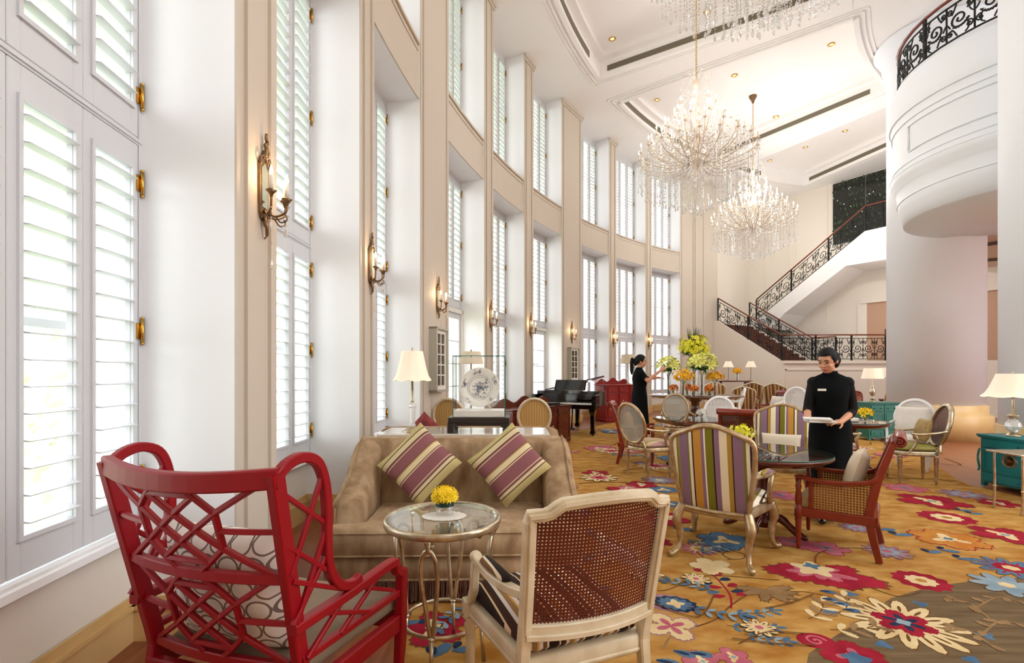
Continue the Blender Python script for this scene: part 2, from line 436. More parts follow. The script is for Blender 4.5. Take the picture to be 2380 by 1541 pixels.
# ---------------------------------------------------------------- the room
C0 = Vector((15.84, 3.56)); RW = 17.36; RG = 17.86; RO = 18.15
def pol(th, r, z=0.0):
    return Vector((C0.x - r * cos(R(th)), C0.y + r * sin(R(th)), z))
def th_of(u, r=RW):
    a = (u - CX) / F
    A = a * a + 1; B = -2 * (a * C0.x + C0.y); Cc = C0.x ** 2 + C0.y ** 2 - r * r
    y = (-B + math.sqrt(B * B - 4 * A * Cc)) / (2 * A)
    return math.degrees(math.atan2(y - C0.y, C0.x - a * y))
def sector(mb, t0, t1, r0, r1, z0, z1, mi=(0, 1, 1), step=2.0):
    """mi: inner face, side faces, top and bottom"""
    n = max(1, int(abs(t1 - t0) / step + .99))
    V = []
    for k in range(n + 1):
        t = t0 + (t1 - t0) * k / n
        V += [pol(t, r0, z0), pol(t, r0, z1), pol(t, r1, z0), pol(t, r1, z1)]
    q = lambda k, j: 4 * k + j
    for k in range(n):
        mb.add([V[q(k, 0)], V[q(k + 1, 0)], V[q(k + 1, 1)], V[q(k, 1)]], [(0, 1, 2, 3)], False, mi[0])
        mb.add([V[q(k, 2)], V[q(k + 1, 2)], V[q(k + 1, 3)], V[q(k, 3)]], [(3, 2, 1, 0)], False, mi[1])
        mb.add([V[q(k, 1)], V[q(k + 1, 1)], V[q(k + 1, 3)], V[q(k, 3)]], [(0, 1, 2, 3)], False, mi[2])
        mb.add([V[q(k, 0)], V[q(k + 1, 0)], V[q(k + 1, 2)], V[q(k, 2)]], [(3, 2, 1, 0)], False, mi[2])
    for k in (0, n):
        mb.add([V[q(k, 0)], V[q(k, 2)], V[q(k, 3)], V[q(k, 1)]], [(0, 1, 2, 3)], False, mi[1])

ZC = 8.85; ZT = 9.3
PU = [(545, 643), (835, 870), (976, 1043), (1125, 1147), (1218, 1240), (1305, 1352), (1415, 1433), (1500, 1515), (1580, 1664)]
PIER = [(th_of(a), th_of(b)) for a, b in PU]
PIER[8] = (PIER[8][0], 63.6)
bay1 = PIER[0][0] - math.degrees(1.52 / RG)
PIER = [(-22.0, bay1)] + PIER
wl = MB(); tr_n = 0
for i, (a, b) in enumerate(PIER):
    sector(wl, a, b, RW, RO, 0, ZC)
for i in range(len(PIER) - 1):
    a, b = PIER[i][1], PIER[i + 1][0]
    sector(wl, a, b, RW + .03, RO, 5.15, 5.915)
    sector(wl, a, b, RG + .03, RO, 0, .57, mi=(2, 1, 1))
struct(wl, 'wall_left', [M['pier'], M['white'], M['wall']])

def strip(mb, t0, t1, r, w, d, z0, z1, mi=0):
    sector(mb, t0, t1, r - d, r, z0, z1, mi=(mi, mi, mi))
for i, (a, b) in enumerate(PIER):
    t = MB(); wdeg = math.degrees(.022 / RW)
    L = (b - a) * pi / 180 * RW
    off = math.degrees(min(.10, L * .22) / RW)
    if i > 0:
        strip(t, a + off, a + off + wdeg, RW, 0, .022, .24, 8.72)
        strip(t, a, a + math.degrees(.03 / RW), RW, 0, .012, .24, 8.72)
        if i < 9: 
            strip(t, b - off - wdeg, b - off, RW, 0, .022, .24, 8.72)
        else:
            for q in (.35, .4, .62): strip(t, a + (b - a) * q, a + (b - a) * q + wdeg, RW, 0, .03, .24, 8.72)
        strip(t, a - wdeg * .5, b + (wdeg * .5 if i < 9 else 0), RW, 0, .03, 8.72, 8.78); strip(t, a - wdeg, b + (wdeg if i < 9 else 0), RW, 0, .06, 8.78, 8.845)
        struct(t, 'trim_%d' % i, [M['pier']])
for i in range(len(PIER) - 1):
    a, b = PIER[i][1], PIER[i + 1][0]; t = MB()
    strip(t, a + .02, b - .02, RW + .03, 0, .03, 5.885, 5.925); strip(t, a + .02, b - .02, RW + .03, 0, .012, 5.80, 5.815); strip(t, a + .02, b - .02, RW + .03, 0, .02, 5.145, 5.18)
    struct(t, 'trim_%d' % (20 + i), [M['pier']])

# baseboard of golden stone following piers and recesses
bb = MB()
def wallbox(mb, p0, p1, th, z0, z1, side=1):
    p0 = Vector((p0[0], p0[1], 0)); p1 = Vector((p1[0], p1[1], 0)); d = (p1 - p0).normalized()
    n = Vector((d.y, -d.x, 0)) * side; e = d * (th * .9)
    q = [p0 - e, p1 + e, p1 + e + n * th, p0 - e + n * th]
    vs = [(v.x, v.y, z0) for v in q] + [(v.x, v.y, z1) for v in q]
    mb.add(vs, [(0, 1, 2, 3)[::-1], (4, 5, 6, 7), (0, 1, 5, 4), (1, 2, 6, 5), (2, 3, 7, 6), (3, 0, 4, 7)], False)
def base_run(pts):
    for p, q in zip(pts[:-1], pts[1:]):
        wallbox(bb, p, q, .022, 0, .17); wallbox(bb, p, q, .034, .17, .19); wallbox(bb, p, q, .014, .19, .235)
pts = []
for i, (a, b) in enumerate(PIER):
    if i > 0: pts += [pol(a, RG + .03), pol(a, RW)]
    n = max(1, int((b - a) / 2.5))
    pts += [pol(a + (b - a) * k / n, RW) for k in range(1 if i else 0, n + 1)]
    if i < 9: pts += [pol(b, RG + .03)]
base_run(pts)
struct(bb, 'baseboard_left', [M['gold_stone']])

# ---- shuttered windows
def leaf_mesh(name, w, h, top=.14, bot=.155, st=.062):
    m = MB(); y0, y1 = -.016, .016
    m.rbox(0.002, st, y0, y1, 0, h, .004); m.rbox(w - st, w - .002, y0, y1, 0, h, .004)
    m.rbox(st, w - st, y0, y1, 0, bot, .004); m.rbox(st, w - st, y0, y1, h - top, h, .004)
    for (x0, x1, z0, z1) in ((st - .02, st, bot - .02, h - top + .02), (w - st, w - st + .02, bot - .02, h - top + .02), (st, w - st, bot - .02, bot), (st, w - st, h - top, h - top + .02)):
        m.box(x0, x1, y1, y1 + .012, z0, z1)
    n = round((h - top - bot) / .105); p = (h - top - bot) / n
    for k in range(n):
        z = bot + p * (k + .5); t = R(5)
        c, s_ = cos(t) * .052, sin(t) * .052
        vs = [];
        for x in (st + .001, w - st - .001):
            vs += [(x, -c, z + s_ - .002), (x, 0, z - .006), (x, c, z - s_ - .002), (x, c, z - s_ + .002), (x, 0, z + .006), (x, -c, z + s_ + .002)]
        fs = [(k2, (k2 + 1) % 6, 6 + (k2 + 1) % 6, 6 + k2) for k2 in range(6)] + [(5, 4, 3, 2, 1, 0), (6, 7, 8, 9, 10, 11)]
        m.add(vs, fs, False)
    m.box(w * .70, w * .70 + .008, -.062, -.054, bot + .03, h - top - .03)
    return m
def glazed_mesh(w, h):
    m = MB(); st = .07
    m.rbox(0.002, st, -.02, .02, 0, h, .004); m.rbox(w - st, w - .002, -.02, .02, 0, h, .004)
    m.rbox(st, w - st, -.02, .02, 0, .3, .004); m.rbox(st, w - st, -.02, .02, h - .1, h, .004)
    for k in range(1, 5): m.box(st, w - st, -.012, .012, .3 + (h - .4) * k / 5 - .01, .3 + (h - .4) * k / 5 + .01)
    return m
TIERS = [(.63, 1.99, 'a'), (2.66, 2.44, 'b'), (5.97, 2.82, 'c')]
W0 = .40; LEAFDATA = {}; GLZ = None
doorcount = 0
for i in range(len(PIER) - 1):
    a, b = PIER[i][1], PIER[i + 1][0]
    pf, pn = pol(b, RG), pol(a, RG)
    L = (pn - pf).length; ex = (pn - pf).normalized(); rz = math.atan2(ex.y, ex.x)
    w = thing('window_%d' % (i + 1), None, None, pf, rz); w['kind'] = 'structure'
    isdoor = i in (3, 5)
    f = MB(); e = .022
    f.box(0, e, -.07, .02, .60, 8.85); f.box(L - e, L, -.07, .02, .60, 8.85)
    f.box(0, L, -.06, .018, 2.62, 2.655); f.box(0, L, -.06, .025, 2.632, 2.642)
    f.box(0, L, -.06, .018, 5.1, 5.16); f.box(0, L, -.06, .018, 5.915, 5.965); f.box(0, L, -.06, .018, 8.79, 8.86)
    for k in range(1, 3):
        x = L * k / 3; f.box(x - .03, x + .03, -.26, -.22, .57, 8.85)
    for z in (1.65, 2.64, 3.9, 5.1, 5.9, 7.4): f.box(0, L, -.26, -.22, z - .02, z + .02)
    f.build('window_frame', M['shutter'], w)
    if not isdoor:
        s_ = MB(); s_.rbox(-.0, L, -.05, .05, .555, .605, .008); s_.rbox(0, L, -.05, .035, .605, .622, .004); s_.build('window_sill', M['white'], w)
    n = 4; lw = (L - 2 * e) / n
    for (z, h, key) in TIERS:
        if key == 'a' and isdoor:
            doorcount += 1
            d = thing('door_%d' % doorcount, None, None, pf, rz); d['kind'] = 'structure'
            fr = MB(); fr.box(0, .05, -.03, .06, 0, 2.62); fr.box(L - .05, L, -.03, .06, 0, 2.62); fr.box(0, L, -.03, .06, 2.55, 2.62); fr.build('door_frame', M['trimw'], d)
            for k in range(2):
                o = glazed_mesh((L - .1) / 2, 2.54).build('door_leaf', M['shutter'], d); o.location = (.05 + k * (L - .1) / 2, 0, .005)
            continue
        if key not in LEAFDATA: LEAFDATA[key] = leaf_mesh('leaf', W0, h)
        for k in range(n):
            if key + 'm' in LEAFDATA:
                o = bpy.data.objects.new('shutter_panel', LEAFDATA[key + 'm']); COL.objects.link(o); o.parent = w
            else:
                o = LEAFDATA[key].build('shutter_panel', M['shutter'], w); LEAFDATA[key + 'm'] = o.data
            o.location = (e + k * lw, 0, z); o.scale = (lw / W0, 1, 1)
        for zz in {'a': (.86, 1.64, 2.42), 'b': (2.88, 3.9, 4.9), 'c': (6.2, 7.4, 8.5)}[key]:
            if 'hinge' not in LEAFDATA:
                hm = MB(); hm.tube([(.014, .032, -.06), (.014, .032, .06)], .0085, 8); hm.ball((.014, .032, .067), .009, 6, 4); hm.ball((.014, .032, -.067), .009, 6, 4); hm.box(.0, .04, .014, .024, -.042, .042)
                o = hm.build('hinge', M['brass'], w); LEAFDATA['hinge'] = o.data
            else:
                o = bpy.data.objects.new('hinge', LEAFDATA['hinge']); COL.objects.link(o); o.parent = w
            o.location = (.0, 0, zz)
    g = MB(); g.box(0, L, -.245, -.24, .5, 8.85); g.build('window_pane', M['pane'], w)

# ---- floor, ceiling
fl = MB(); fl.box(-2.6, 20, -4, 27, -.1, 0); struct(fl, 'floor', [M['wood_floor']])
ce = MB()
sector(ce, -24, 100, .6, 20.6, ZT, ZT + .1, mi=(0, 0, 0), step=3)
sector(ce, -24, 58, 16.1, RO + .02, ZC, ZT, mi=(0, 0, 0)); sector(ce, 58, 100, 16.1, 20.6, ZC, ZT, mi=(0, 0, 0))
COFF = [(-2.0, 10.8), (15.0, 32.1), (37.2, 56.6), (61.2, 74.6)]
BEAM = [(-24, -2), (10.8, 15), (32.1, 37.2), (56.6, 61.2), (74.6, 100)]
sector(ce, -24, 100, .6, 10.9, ZC, ZT, mi=(0, 0, 0), step=4)
for a, b in BEAM: sector(ce, a, b, 10.9, 16.1, ZC, ZT, mi=(0, 0, 0))
struct(ce, 'ceiling', [M['ceil']])
for k, (a, b) in enumerate(COFF[1:]):
    t = MB(); dg = lambda x, r: math.degrees(x / r)
    def lip(o, w, z0, z1, mi=0):
        # picture-frame moulding around the coffer, o metres outside its edge
        sector(t, a - dg(o, 14), b + dg(o, 14), 16.1 + o, 16.1 + o + w, z0, z1, mi=(mi,) * 3)
        sector(t, a - dg(o, 14), b + dg(o, 14), 10.9 - o - w, 10.9 - o, z0, z1, mi=(mi,) * 3)
        for th, sg in ((a, -1), (b, 1)):
            t0, t1 = th + sg * dg(o, 13.5), th + sg * dg(o + w, 13.5)
            sector(t, min(t0, t1), max(t0, t1), 10.9 - o, 16.1 + o, z0, z1, mi=(mi,) * 3)
    lip(.0, .10, ZC - .045, ZC); lip(.17, .03, ZC - .03, ZC, 0); lip(.26, .025, ZC - .02, ZC)
    # cornice inside the coffer
    sector(t, a, b, 15.92, 16.1, ZT - .12, ZT, mi=(0, 0, 0)); sector(t, a, b, 10.9, 11.05, ZT - .12, ZT, mi=(0, 0, 0))
    sector(t, b - dg(.16, 13.5), b, 11.05, 15.92, ZT - .12, ZT, mi=(0, 0, 0))
    struct(t, 'trim_%d' % (40 + k), [M['ceil']])
    t = MB()
    sector(t, b - dg(.012, 13.5), b, 11.3, 15.9, ZC + .06, ZC + .19, mi=(0, 0, 0))
    struct(t, 'trim_%d' % (50 + k), [M['slot']])
    if k < 2:
        t = MB(); sector(t, a + .6, b - 2.6, 16.085, 16.1, ZC + .05, ZC + .2, mi=(0, 0, 0)); struct(t, 'trim_%d' % (55 + k), [M['slot']])
    else:
        t = MB(); sector(t, a + .6, 66.5, 16.085, 16.1, ZC + .05, ZC + .2, mi=(0, 0, 0)); struct(t, 'trim_%d' % (55 + k), [M['slot']])
dl0 = None
DL = [(1423, 90), (1644, 27), (1527, 232), (1707, 175), (1932, 103), (1803, 271), (1983, 208), (1964, 304), (1872, 342), (1789, 373), (2050, 333)]
for (u, v) in DL:
    y = F * (ZT - EYE) / (HZ - v); p = Vector(((u - CX) * y / F, y, ZT))
    th = math.degrees(math.atan2(p.y - C0.y, C0.x - p.x))
    lb = 'small round brass downlight recessed in the %s white ceiling coffer' % ('first' if th < 34 else 'middle' if th < 58 else 'last')
    if dl0 is None:
        dl0 = thing('downlight', lb, 'downlight', p, 0, 'brass downlights in the ceiling')
        m = MB(); m.lathe([(.075, -.012), (.085, -.004), (.085, 0), (.055, 0), (.05, -.010), (.075, -.012)], 20); m.build('rim', M['brass'], dl0)
        m = MB(); m.lathe([(.0001, -.003), (.052, -.003), (.052, 0), (.0001, 0)], 16); m.build('lamp', emis('downlight_lamp', (255, 214, 150), 1.2), dl0)
    else: dup(dl0, p, 0, lb, 'brass downlights in the ceiling')

# ---- columns and the round balcony
def column(name, c, r, z0, z1, plinth=True, capital=False):
    m = MB(); prof = [(r, z0), (r, z1 - (.65 if capital else 0))]
    if capital: prof += [(r, z1 - .6), (r + .05, z1 - .56), (r + .05, z1 - .48), (r + .09, z1 - .42), (r + .09, z1 - .3), (r + .18, z1 - .16), (r + .2, z1 - .1), (r + .24, z1 - .06), (r + .24, z1)]
    m.lathe(prof, 64, (c[0], c[1], 0)); o = struct(m, name, [M['column']])
    if plinth:
        m = MB(); m.lathe([(r + .11, 0), (r + .11, .50), (r + .10, .515), (r + .03, .52), (r + .03, .715), (r + .02, .73), (r - .01, .73)], 64, (c[0], c[1], 0)); struct(m, name + '_base_trim', [M['gold_stone']])
column('column', (9.43, 10.8), .85, .70, ZC, capital=True)
column('column.001', (7.25, 6.02), .85, .70, ZC)
column('column.002', (11.63, 13.08), .8, .70, 4.7)
BC = (9.0, 8.3)
m = MB(); P = [(1.78, 4.23), (1.80, 4.40), (1.855, 4.46), (1.865, 4.6), (1.88, 4.78), (1.90, 4.84), (1.97, 4.95), (1.99, 5.03), (1.985, 5.1), (1.945, 5.16), (1.94, 5.25), (1.94, 5.9), (1.965, 5.98), (1.965, 6.05), (2.0, 6.1), (2.01, 6.25), (2.0, 6.45), (1.97, 6.6), (1.9, 6.72), (1.89, 6.80)]
m.lathe([(.0001, 4.23)] + P + [(.0001, 6.80)], 96, (BC[0], BC[1], 0))
m.box(9.0, 18, 7.4, 9.6, 4.3, 6.7)
for r_, z in ((1.985, 5.06), (1.95, 5.18), (1.955, 5.93), (1.99, 6.08), (1.91, 6.70), (1.90, 4.86), (1.87, 4.62)): m.tube([(BC[0] + r_ * cos(2 * pi * k / 96), BC[1] + r_ * sin(2 * pi * k / 96), z) for k in range(96)], .014, 6, closed=True)
for z in (5.36, 5.82):
    m.tube([(BC[0] + 1.952 * cos(a), BC[1] + 1.952 * sin(a), z) for a in [R(170 + 4.2 * k) for k in range(19)]], .016, 6)
for a in (R(170), R(245.6)): m.tube([(BC[0] + 1.952 * cos(a), BC[1] + 1.952 * sin(a), 5.36), (BC[0] + 1.952 * cos(a), BC[1] + 1.952 * sin(a), 5.82)], .016, 6)
struct(m, 'wall_balcony', [M['column']])
m = MB(); m.prism([(10.8, 11.25), (18, 11.25), (18, 18.5), (17.7, 18.5)], 4.75, 5.2, mi=0); 
m.tube([(13.4 + 1.3 * cos(2 * pi * k / 48), 13.0 + 1.3 * sin(2 * pi * k / 48), 4.74) for k in range(48)], .07, 6, closed=True, mi=1)
struct(m, 'ceiling_mezzanine', [mat('rosy_ceiling', (222, 200, 180), .6), M['slot']])
m = MB(); m.box(18, 18.2, 1.0, 27, 0, 9.3); struct(m, 'wall_right', [M['wall']])
m = MB(); m.box(-3, 18.2, -3.7, -3.5, 0, 9.3); struct(m, 'wall_front', [M['wall']])

# ---- wrought iron scrollwork
def spiral(mb, P, cx, cy, r0, turns, a0, dirn, rad, n=22, r1=.12):
    pts = []
    for k in range(n + 1):
        q = k / n; r = r0 * (1 - q * (1 - r1)); a = a0 + dirn * turns * 2 * pi * q
        pts.append(P(cx + r * cos(a), cy + r * sin(a)))
    mb.tube(pts, rad, 4, caps=False)
def scroll_module(mb, P, w, h, rad, flip):
    f = (lambda x: w - x) if flip else (lambda x: x)
    Q = lambda x, y: P(f(x), y)
    s = min(w, h)
    spiral(mb, Q, w * .52, h * .5, s * .36, 1.6, R(200), 1, rad * 1.15, 26)
    spiral(mb, Q, w * .17, h * .80, s * .15, 1.4, R(-60), -1, rad, 16)
    spiral(mb, Q, w * .17, h * .20, s * .15, 1.4, R(60), 1, rad, 16)
    spiral(mb, Q, w * .86, h * .82, s * .13, 1.4, R(230), 1, rad, 16)
    spiral(mb, Q, w * .86, h * .16, s * .13, 1.4, R(130), -1, rad, 16)
    for (x0, y0, x1, y1, bx, by) in ((.24, .68, .3, .98, .1, .9), (.24, .32, .32, .02, .1, .1), (.0, .5, .17, .66, .1, .52), (.8, .7, .62, .98, .7, .8), (.8, .28, .6, .02, .7, .2), (1.0, .5, .86, .34, .94, .48)):
        mb.tube([Q(w * ((1 - q) ** 2 * x0 + 2 * q * (1 - q) * bx + q * q * x1), h * ((1 - q) ** 2 * y0 + 2 * q * (1 - q) * by + q * q * y1)) for q in [k / 5 for k in range(6)]], rad * .9, 4, caps=False)
    for k in range(7):   # acanthus barbs inside the big scroll
        a = R(205 + 17 * k); r = s * .36
        mb.tube([Q(w * .52 + r * cos(a), h * .5 + r * sin(a)), Q(w * .52 + r * .74 * cos(a + .16), h * .5 + r * .74 * sin(a + .16))], [rad * 1.2, rad * .3], 4, caps=False)
def railing(name, label, segs, h, cat='railing', rad=.011, mod=.62, post=.022, rail=.034, group=None, knob=False):
    """segs: list of base polylines (each a list of points); one panel per polyline, posts at its ends"""
    t = thing(name, label, cat, segs[0][0], 0, group); o0 = Vector(segs[0][0])
    hp = []
    for si, seg in enumerate(segs):
        seg = [Vector(p) - o0 for p in seg]
        cum = [0]
        for a, b in zip(seg[:-1], seg[1:]): cum.append(cum[-1] + (b - a).length)
        Lt = cum[-1]
        def base(s, seg=seg, cum=cum, Lt=Lt):
            s = max(0, min(Lt, s))
            for k in range(len(seg) - 1):
                if s <= cum[k + 1] + 1e-9:
                    q = (s - cum[k]) / max(1e-9, cum[k + 1] - cum[k]); return seg[k].lerp(seg[k + 1], q)
            return seg[-1]
        up = Vector((0, 0, 1))
        pm = MB(); n = max(1, round(Lt / mod)); w = Lt / n; y0 = .07; hh = h - .19
        for k in range(n):
            scroll_module(pm, (lambda x, y, k=k: base(k * w + x) + up * (y0 + y)), w, hh, rad, k % 2)
            if k: pm.tube([base(k * w) + up * y0, base(k * w) + up * (y0 + hh)], rad, 4)
        nn = max(2, int(Lt / .25)) if len(seg) > 2 else 1
        for z in (y0 - .015, y0 + hh): pm.sweep([base(Lt * k / nn) + up * z for k in range(nn + 1)], rad * 1.8, rad * 1.8)
        pm.build('scroll_panel', M['iron'], t)
        for e in ([0, 1] if si == 0 else [1]):
            b_ = seg[0] if e == 0 else seg[-1]
            pp = MB(); pp.box(b_.x - post, b_.x + post, b_.y - post, b_.y + post, b_.z, b_.z + h - .02); pp.build('post', M['iron'], t)
        line = [base(Lt * k / nn) + up * h for k in range(nn + 1)]
        hp += line if not hp else line[1:]
    hm = MB(); hm.tube(hp, rail, 8, flat=.75, up=(0, 0, 1)); hm.build('handrail', M['hrail'], t)
    return t
arc = lambda a0, a1, n=16: [(BC[0] + 1.86 * cos(R(a0 + (a1 - a0) * k / n)), BC[1] + 1.86 * sin(R(a0 + (a1 - a0) * k / n)), 6.79) for k in range(n + 1)]
railing('balcony_railing', 'curved black wrought-iron scroll railing around the round white balcony', [arc(120, 178), arc(178, 214), arc(214, 250), arc(250, 275)], .74, rad=.014, mod=.46)

# ---- the staircase
A = Vector((8.02, 18.9)); d2 = Vector((.5496, -.8354)); n2 = Vector((.8354, .5496))
def st(t, w, z): p = A + d2 * t + n2 * w; return Vector((p.x, p.y, z))
def t_of(u, w):
    k = (u - CX) / F; p = A + n2 * w
    return (k * p.y - p.x) / (d2.x - k * d2.y)
def z_of(v, t, w): return EYE - (v - HZ) * st(t, w, 0).y / F
ZL, ZP = 3.45, 1.84; W1, W2 = 2.25, 3.92
LB = t_of(1815, 0)
def tz_prism(mb, poly, w0, w1, mi=0):
    n = len(poly)
    vs = [st(t, w0, z) for t, z in poly] + [st(t, w1, z) for t, z in poly]
    mb.add(vs, [tuple(range(n - 1, -1, -1)), tuple(range(n, 2 * n))] + [(k, (k + 1) % n, n + (k + 1) % n, n + k) for k in range(n)], False, mi)
sm = MB()
tz_prism(sm, [(-1.2, 0), (LB, 0), (LB, ZP), (0, ZL), (-1.2, ZL)], -.0, .10)      # near stringer wall
tz_prism(sm, [(-1.2, ZL - .3), (-.005, ZL - .3), (-.005, ZL), (-1.2, ZL)], .1, W2); tz_prism(sm, [(0, ZL - .45), (LB, ZP - .45), (LB, ZP), (0, ZL)], W1 - .12, W1)     # landing
struct(sm, 'wall_stair', [M['wall']])
stp = MB(); NS = 11
for k in range(NS):
    t0 = LB * k / NS; z = ZL - (ZL - ZP) * (k + 1) / NS
    tz_prism(stp, [(t0, z - .16), (min(t0 + LB / NS + .02, LB - .01), z - .16), (min(t0 + LB / NS + .02, LB - .01), z), (t0, z)], .105, W1 - .125)
tag(stp.build('staircase', [mat('brown_stair_carpet', (104, 58, 42), .9, noise=.4, nscale=14)]), 'lower flight of stairs with patterned brown carpet behind black iron railing', 'staircase')
B2 = st(LB, 0, ZP)
pf_ = MB(); pf_.prism([(B2.x, B2.y), (13.5, B2.y), (st(5.0, W2, 0).x, st(5.0, W2, 0).y), (st(2.2, W2, 0).x, st(2.2, W2, 0).y), (st(LB, W1, 0).x, st(LB, W1, 0).y)], 0, ZP)
pf_.box(B2.x + .1, 13.4, B2.y - .05, B2.y, ZP - .1, ZP)
for (x0, x1) in ((B2.x + .15, B2.x + 3.6),):
    for (a, b, c, e) in ((x0, x1, ZP - .34, ZP - .30), (x0, x0 + .04, .4, ZP - .3), (x1 - .04, x1, .4, ZP - .3)): pf_.box(a, b, B2.y - .02, B2.y, c, e)
struct(pf_, 'wall_platform', [M['wall']])
# upper flight: stringer, soffit and steps
tu = t_of(2010, W1); zu = z_of(537, tu, W1); te = 7.2
tb1 = t_of(1822, W1); zb1 = z_of(729, tb1, W1); tb2 = t_of(1966, W1); zb2 = z_of(618, tb2, W1)
up = MB(); tz_prism(up, [(0.0, ZL - .05), (0.25, ZL + .1), (tu, zu), (te, zu + .03), (te, zb2 + .0), (tb2, zb2), (tb1, zb1), (.9, ZL - .28)], W1, W2)
struct(up, 'wall_upper_flight', [M['white']])
wb = MB(); tz_prism(wb, [(-1.05, 0), (9, 0), (9, ZC), (-1.05, ZC)], W2, W2 + .2)
tz_prism(wb, [(-1.25, 0), (-1.05, 0), (-1.05, ZC), (-1.25, ZC)], 0, W2 + .2)
for t in (-.3, .75, 1.0, 2.2): tz_prism(wb, [(t, ZL), (t + .04, ZL), (t + .04, ZC), (t, ZC)], W2 - .03, W2)
tz_prism(wb, [(3.6, ZP), (9, ZP), (9, 4.0), (3.6, 4.0)], W2 - .03, W2, 1)
tz_prism(wb, [(3.4, 4.0), (9, 4.0), (9, 4.14), (3.4, 4.14)], W2 - .12, W2, 0)
tz_prism(wb, [(3.3, ZP), (3.6, ZP), (3.6, 4.0), (3.3, 4.0)], W2 - .08, W2, 0)
struct(wb, 'wall_back', [M['wall'], mat('rosy_wall', (196, 158, 132), .6)])
dg_ = thing('glass_screen', 'dark smoked glass screen with strings of tiny lights above the upper stair flight', 'glass screen', st(3.0, W2, 6.1), 0)
q0 = st(3.0, W2, 6.1)
def stl(t, w, z): return st(t, w, z) - q0
ta, tb = t_of(1936, W2 - .05), 8.0
for k in range(5):
    t0 = ta + (tb - ta) * k / 5; t1 = ta + (tb - ta) * (k + 1) / 5 - .03
    g = MB(); vs = [stl(t, w, z) for (t, z) in ((t0, 6.42), (t1, 6.42), (t1, 8.80), (t0, 8.80)) for w in (W2 - .06, W2 - .01)]
    g.add(vs, [(0, 2, 4, 6), (1, 3, 5, 7)[::-1], (0, 1, 3, 2), (2, 3, 5, 4), (4, 5, 7, 6), (6, 7, 1, 0)], False)
    g.build('pane', M['dglass'], dg_)
g = MB(); rnd = random.Random(3)
for k in range(16):
    g.ball(stl(rnd.uniform(ta, ta + 2.6), W2 - .08, rnd.uniform(6.9, 8.5)), rnd.uniform(.008, .015), 6, 4)
o = g.build('string_lights', emis('string_light', (255, 240, 210), 3.0), dg_); o['kind'] = 'stuff'
g = MB(); rnd = random.Random(4)
for k in range(260):
    t = rnd.uniform(ta, ta + 3.2); z = 6.5 + .25 * rnd.randrange(10) + rnd.uniform(-.04, .04)
    g.ball(stl(t, W2 - .075, z), (.035, .01, .05), 5, 4)
o = g.build('etched_pattern', mat('etched_glass', (78, 92, 70), .5), dg_); o['kind'] = 'stuff'
# dark doors beyond the landing, seen through the railing
for k, (t0, t1) in enumerate(((4.15, 4.4), (4.55, 4.72), (4.9, 5.2))):
    m = MB(); tz_prism(m, [(t0, ZP), (t1, ZP), (t1, 3.0), (t0, 3.0)], W2 - .06, W2 - .03); struct(m, 'trim_%d' % (70 + k), [M['dwood']])
# railings
S = lambda t, w, z: tuple(st(t, w, z))
railing('stair_railing', 'black scroll railing with wooden handrail along the open side of the lower stairs', [[S(0, .05, ZL), S(LB / 2, .05, (ZL + ZP) / 2)], [S(LB / 2, .05, (ZL + ZP) / 2), S(LB, .05, ZP)]], .88, mod=.45)
railing('stair_railing', 'black scroll railing on the wall side of the lower stairs, meeting the upper flight', [[S(0.02, W1 - .05, ZL), S(LB / 2, W1 - .05, (ZL + ZP) / 2)], [S(LB / 2, W1 - .05, (ZL + ZP) / 2), S(LB, W1 - .05, ZP)], [S(LB, W1 - .05, ZP), S(LB + .8, W1 - .05, ZP)]], .88, mod=.45)
k3 = [S(tu * q + .25 * (1 - q), W1 + .06, ZL + .1 + (zu - ZL - .1) * q) for q in (0, .36, .70, 1)]
railing('stair_railing', 'black scroll railing rising along the upper flight of stairs', [[k3[0], k3[1]], [k3[1], k3[2]], [k3[2], k3[3]], [k3[3], S(tu + .5, W1 + .06, zu)], [S(tu + .5, W1 + .06, zu), S(tu + 1.5, W1 + .06, zu)]], .88, mod=.5)
xe = (2062 - CX) * B2.y / F
railing('platform_railing', 'black scroll railing along the front of the stair platform', [[(B2.x + .07, B2.y + .06, ZP), (B2.x + 1.25, B2.y + .06, ZP)], [(B2.x + 1.25, B2.y + .06, ZP), (xe - 1.2, B2.y + .06, ZP)], [(xe - 1.2, B2.y + .06, ZP), (xe, B2.y + .06, ZP)], [(xe, B2.y + .06, ZP), (xe + 1.2, B2.y + .06, ZP - .75)]], .9, mod=.45)
# ---- outside: lawn and shrubs seen between the slats
m = MB(); m.box(-30, -2.45, -8, 30, -.6, -.5); struct(m, 'ground', [mat('lawn', (196, 214, 160), .9, noise=.3, nscale=3)])
def shrub(x, y, s, label):
    m = MB(); rnd = random.Random(int(x * 31 + y * 7))
    for k in range(420):
        a, b = rnd.uniform(0, 2 * pi), math.acos(rnd.uniform(-.6, 1)); r = s * rnd.uniform(.5, 1)
        p = Vector((r * sin(b) * cos(a), r * sin(b) * sin(a), s * .7 + r * cos(b)))
        q = Euler((rnd.uniform(0, 6), rnd.uniform(0, 6), 0)).to_matrix(); l = s * .16
        m.add([p, p + q @ Vector((l * .5, l * .2, 0)), p + q @ Vector((l, 0, 0)), p + q @ Vector((l * .5, -l * .2, 0))], [(0, 1, 2, 3)], False)
    o = m.build('shrub', M['shrub']); o.location = (x, y, -.5); tag(o, label, 'shrub')
shrub(-5.2, 3.9, 1.2, 'leafy green shrub outside the big shutter, seen between the slats')
shrub(-6.6, 5.6, 1.6, 'taller garden shrub farther out beyond the shuttered window')
shrub(-4.0, 1.9, .7, 'low garden shrub close outside the shuttered window')
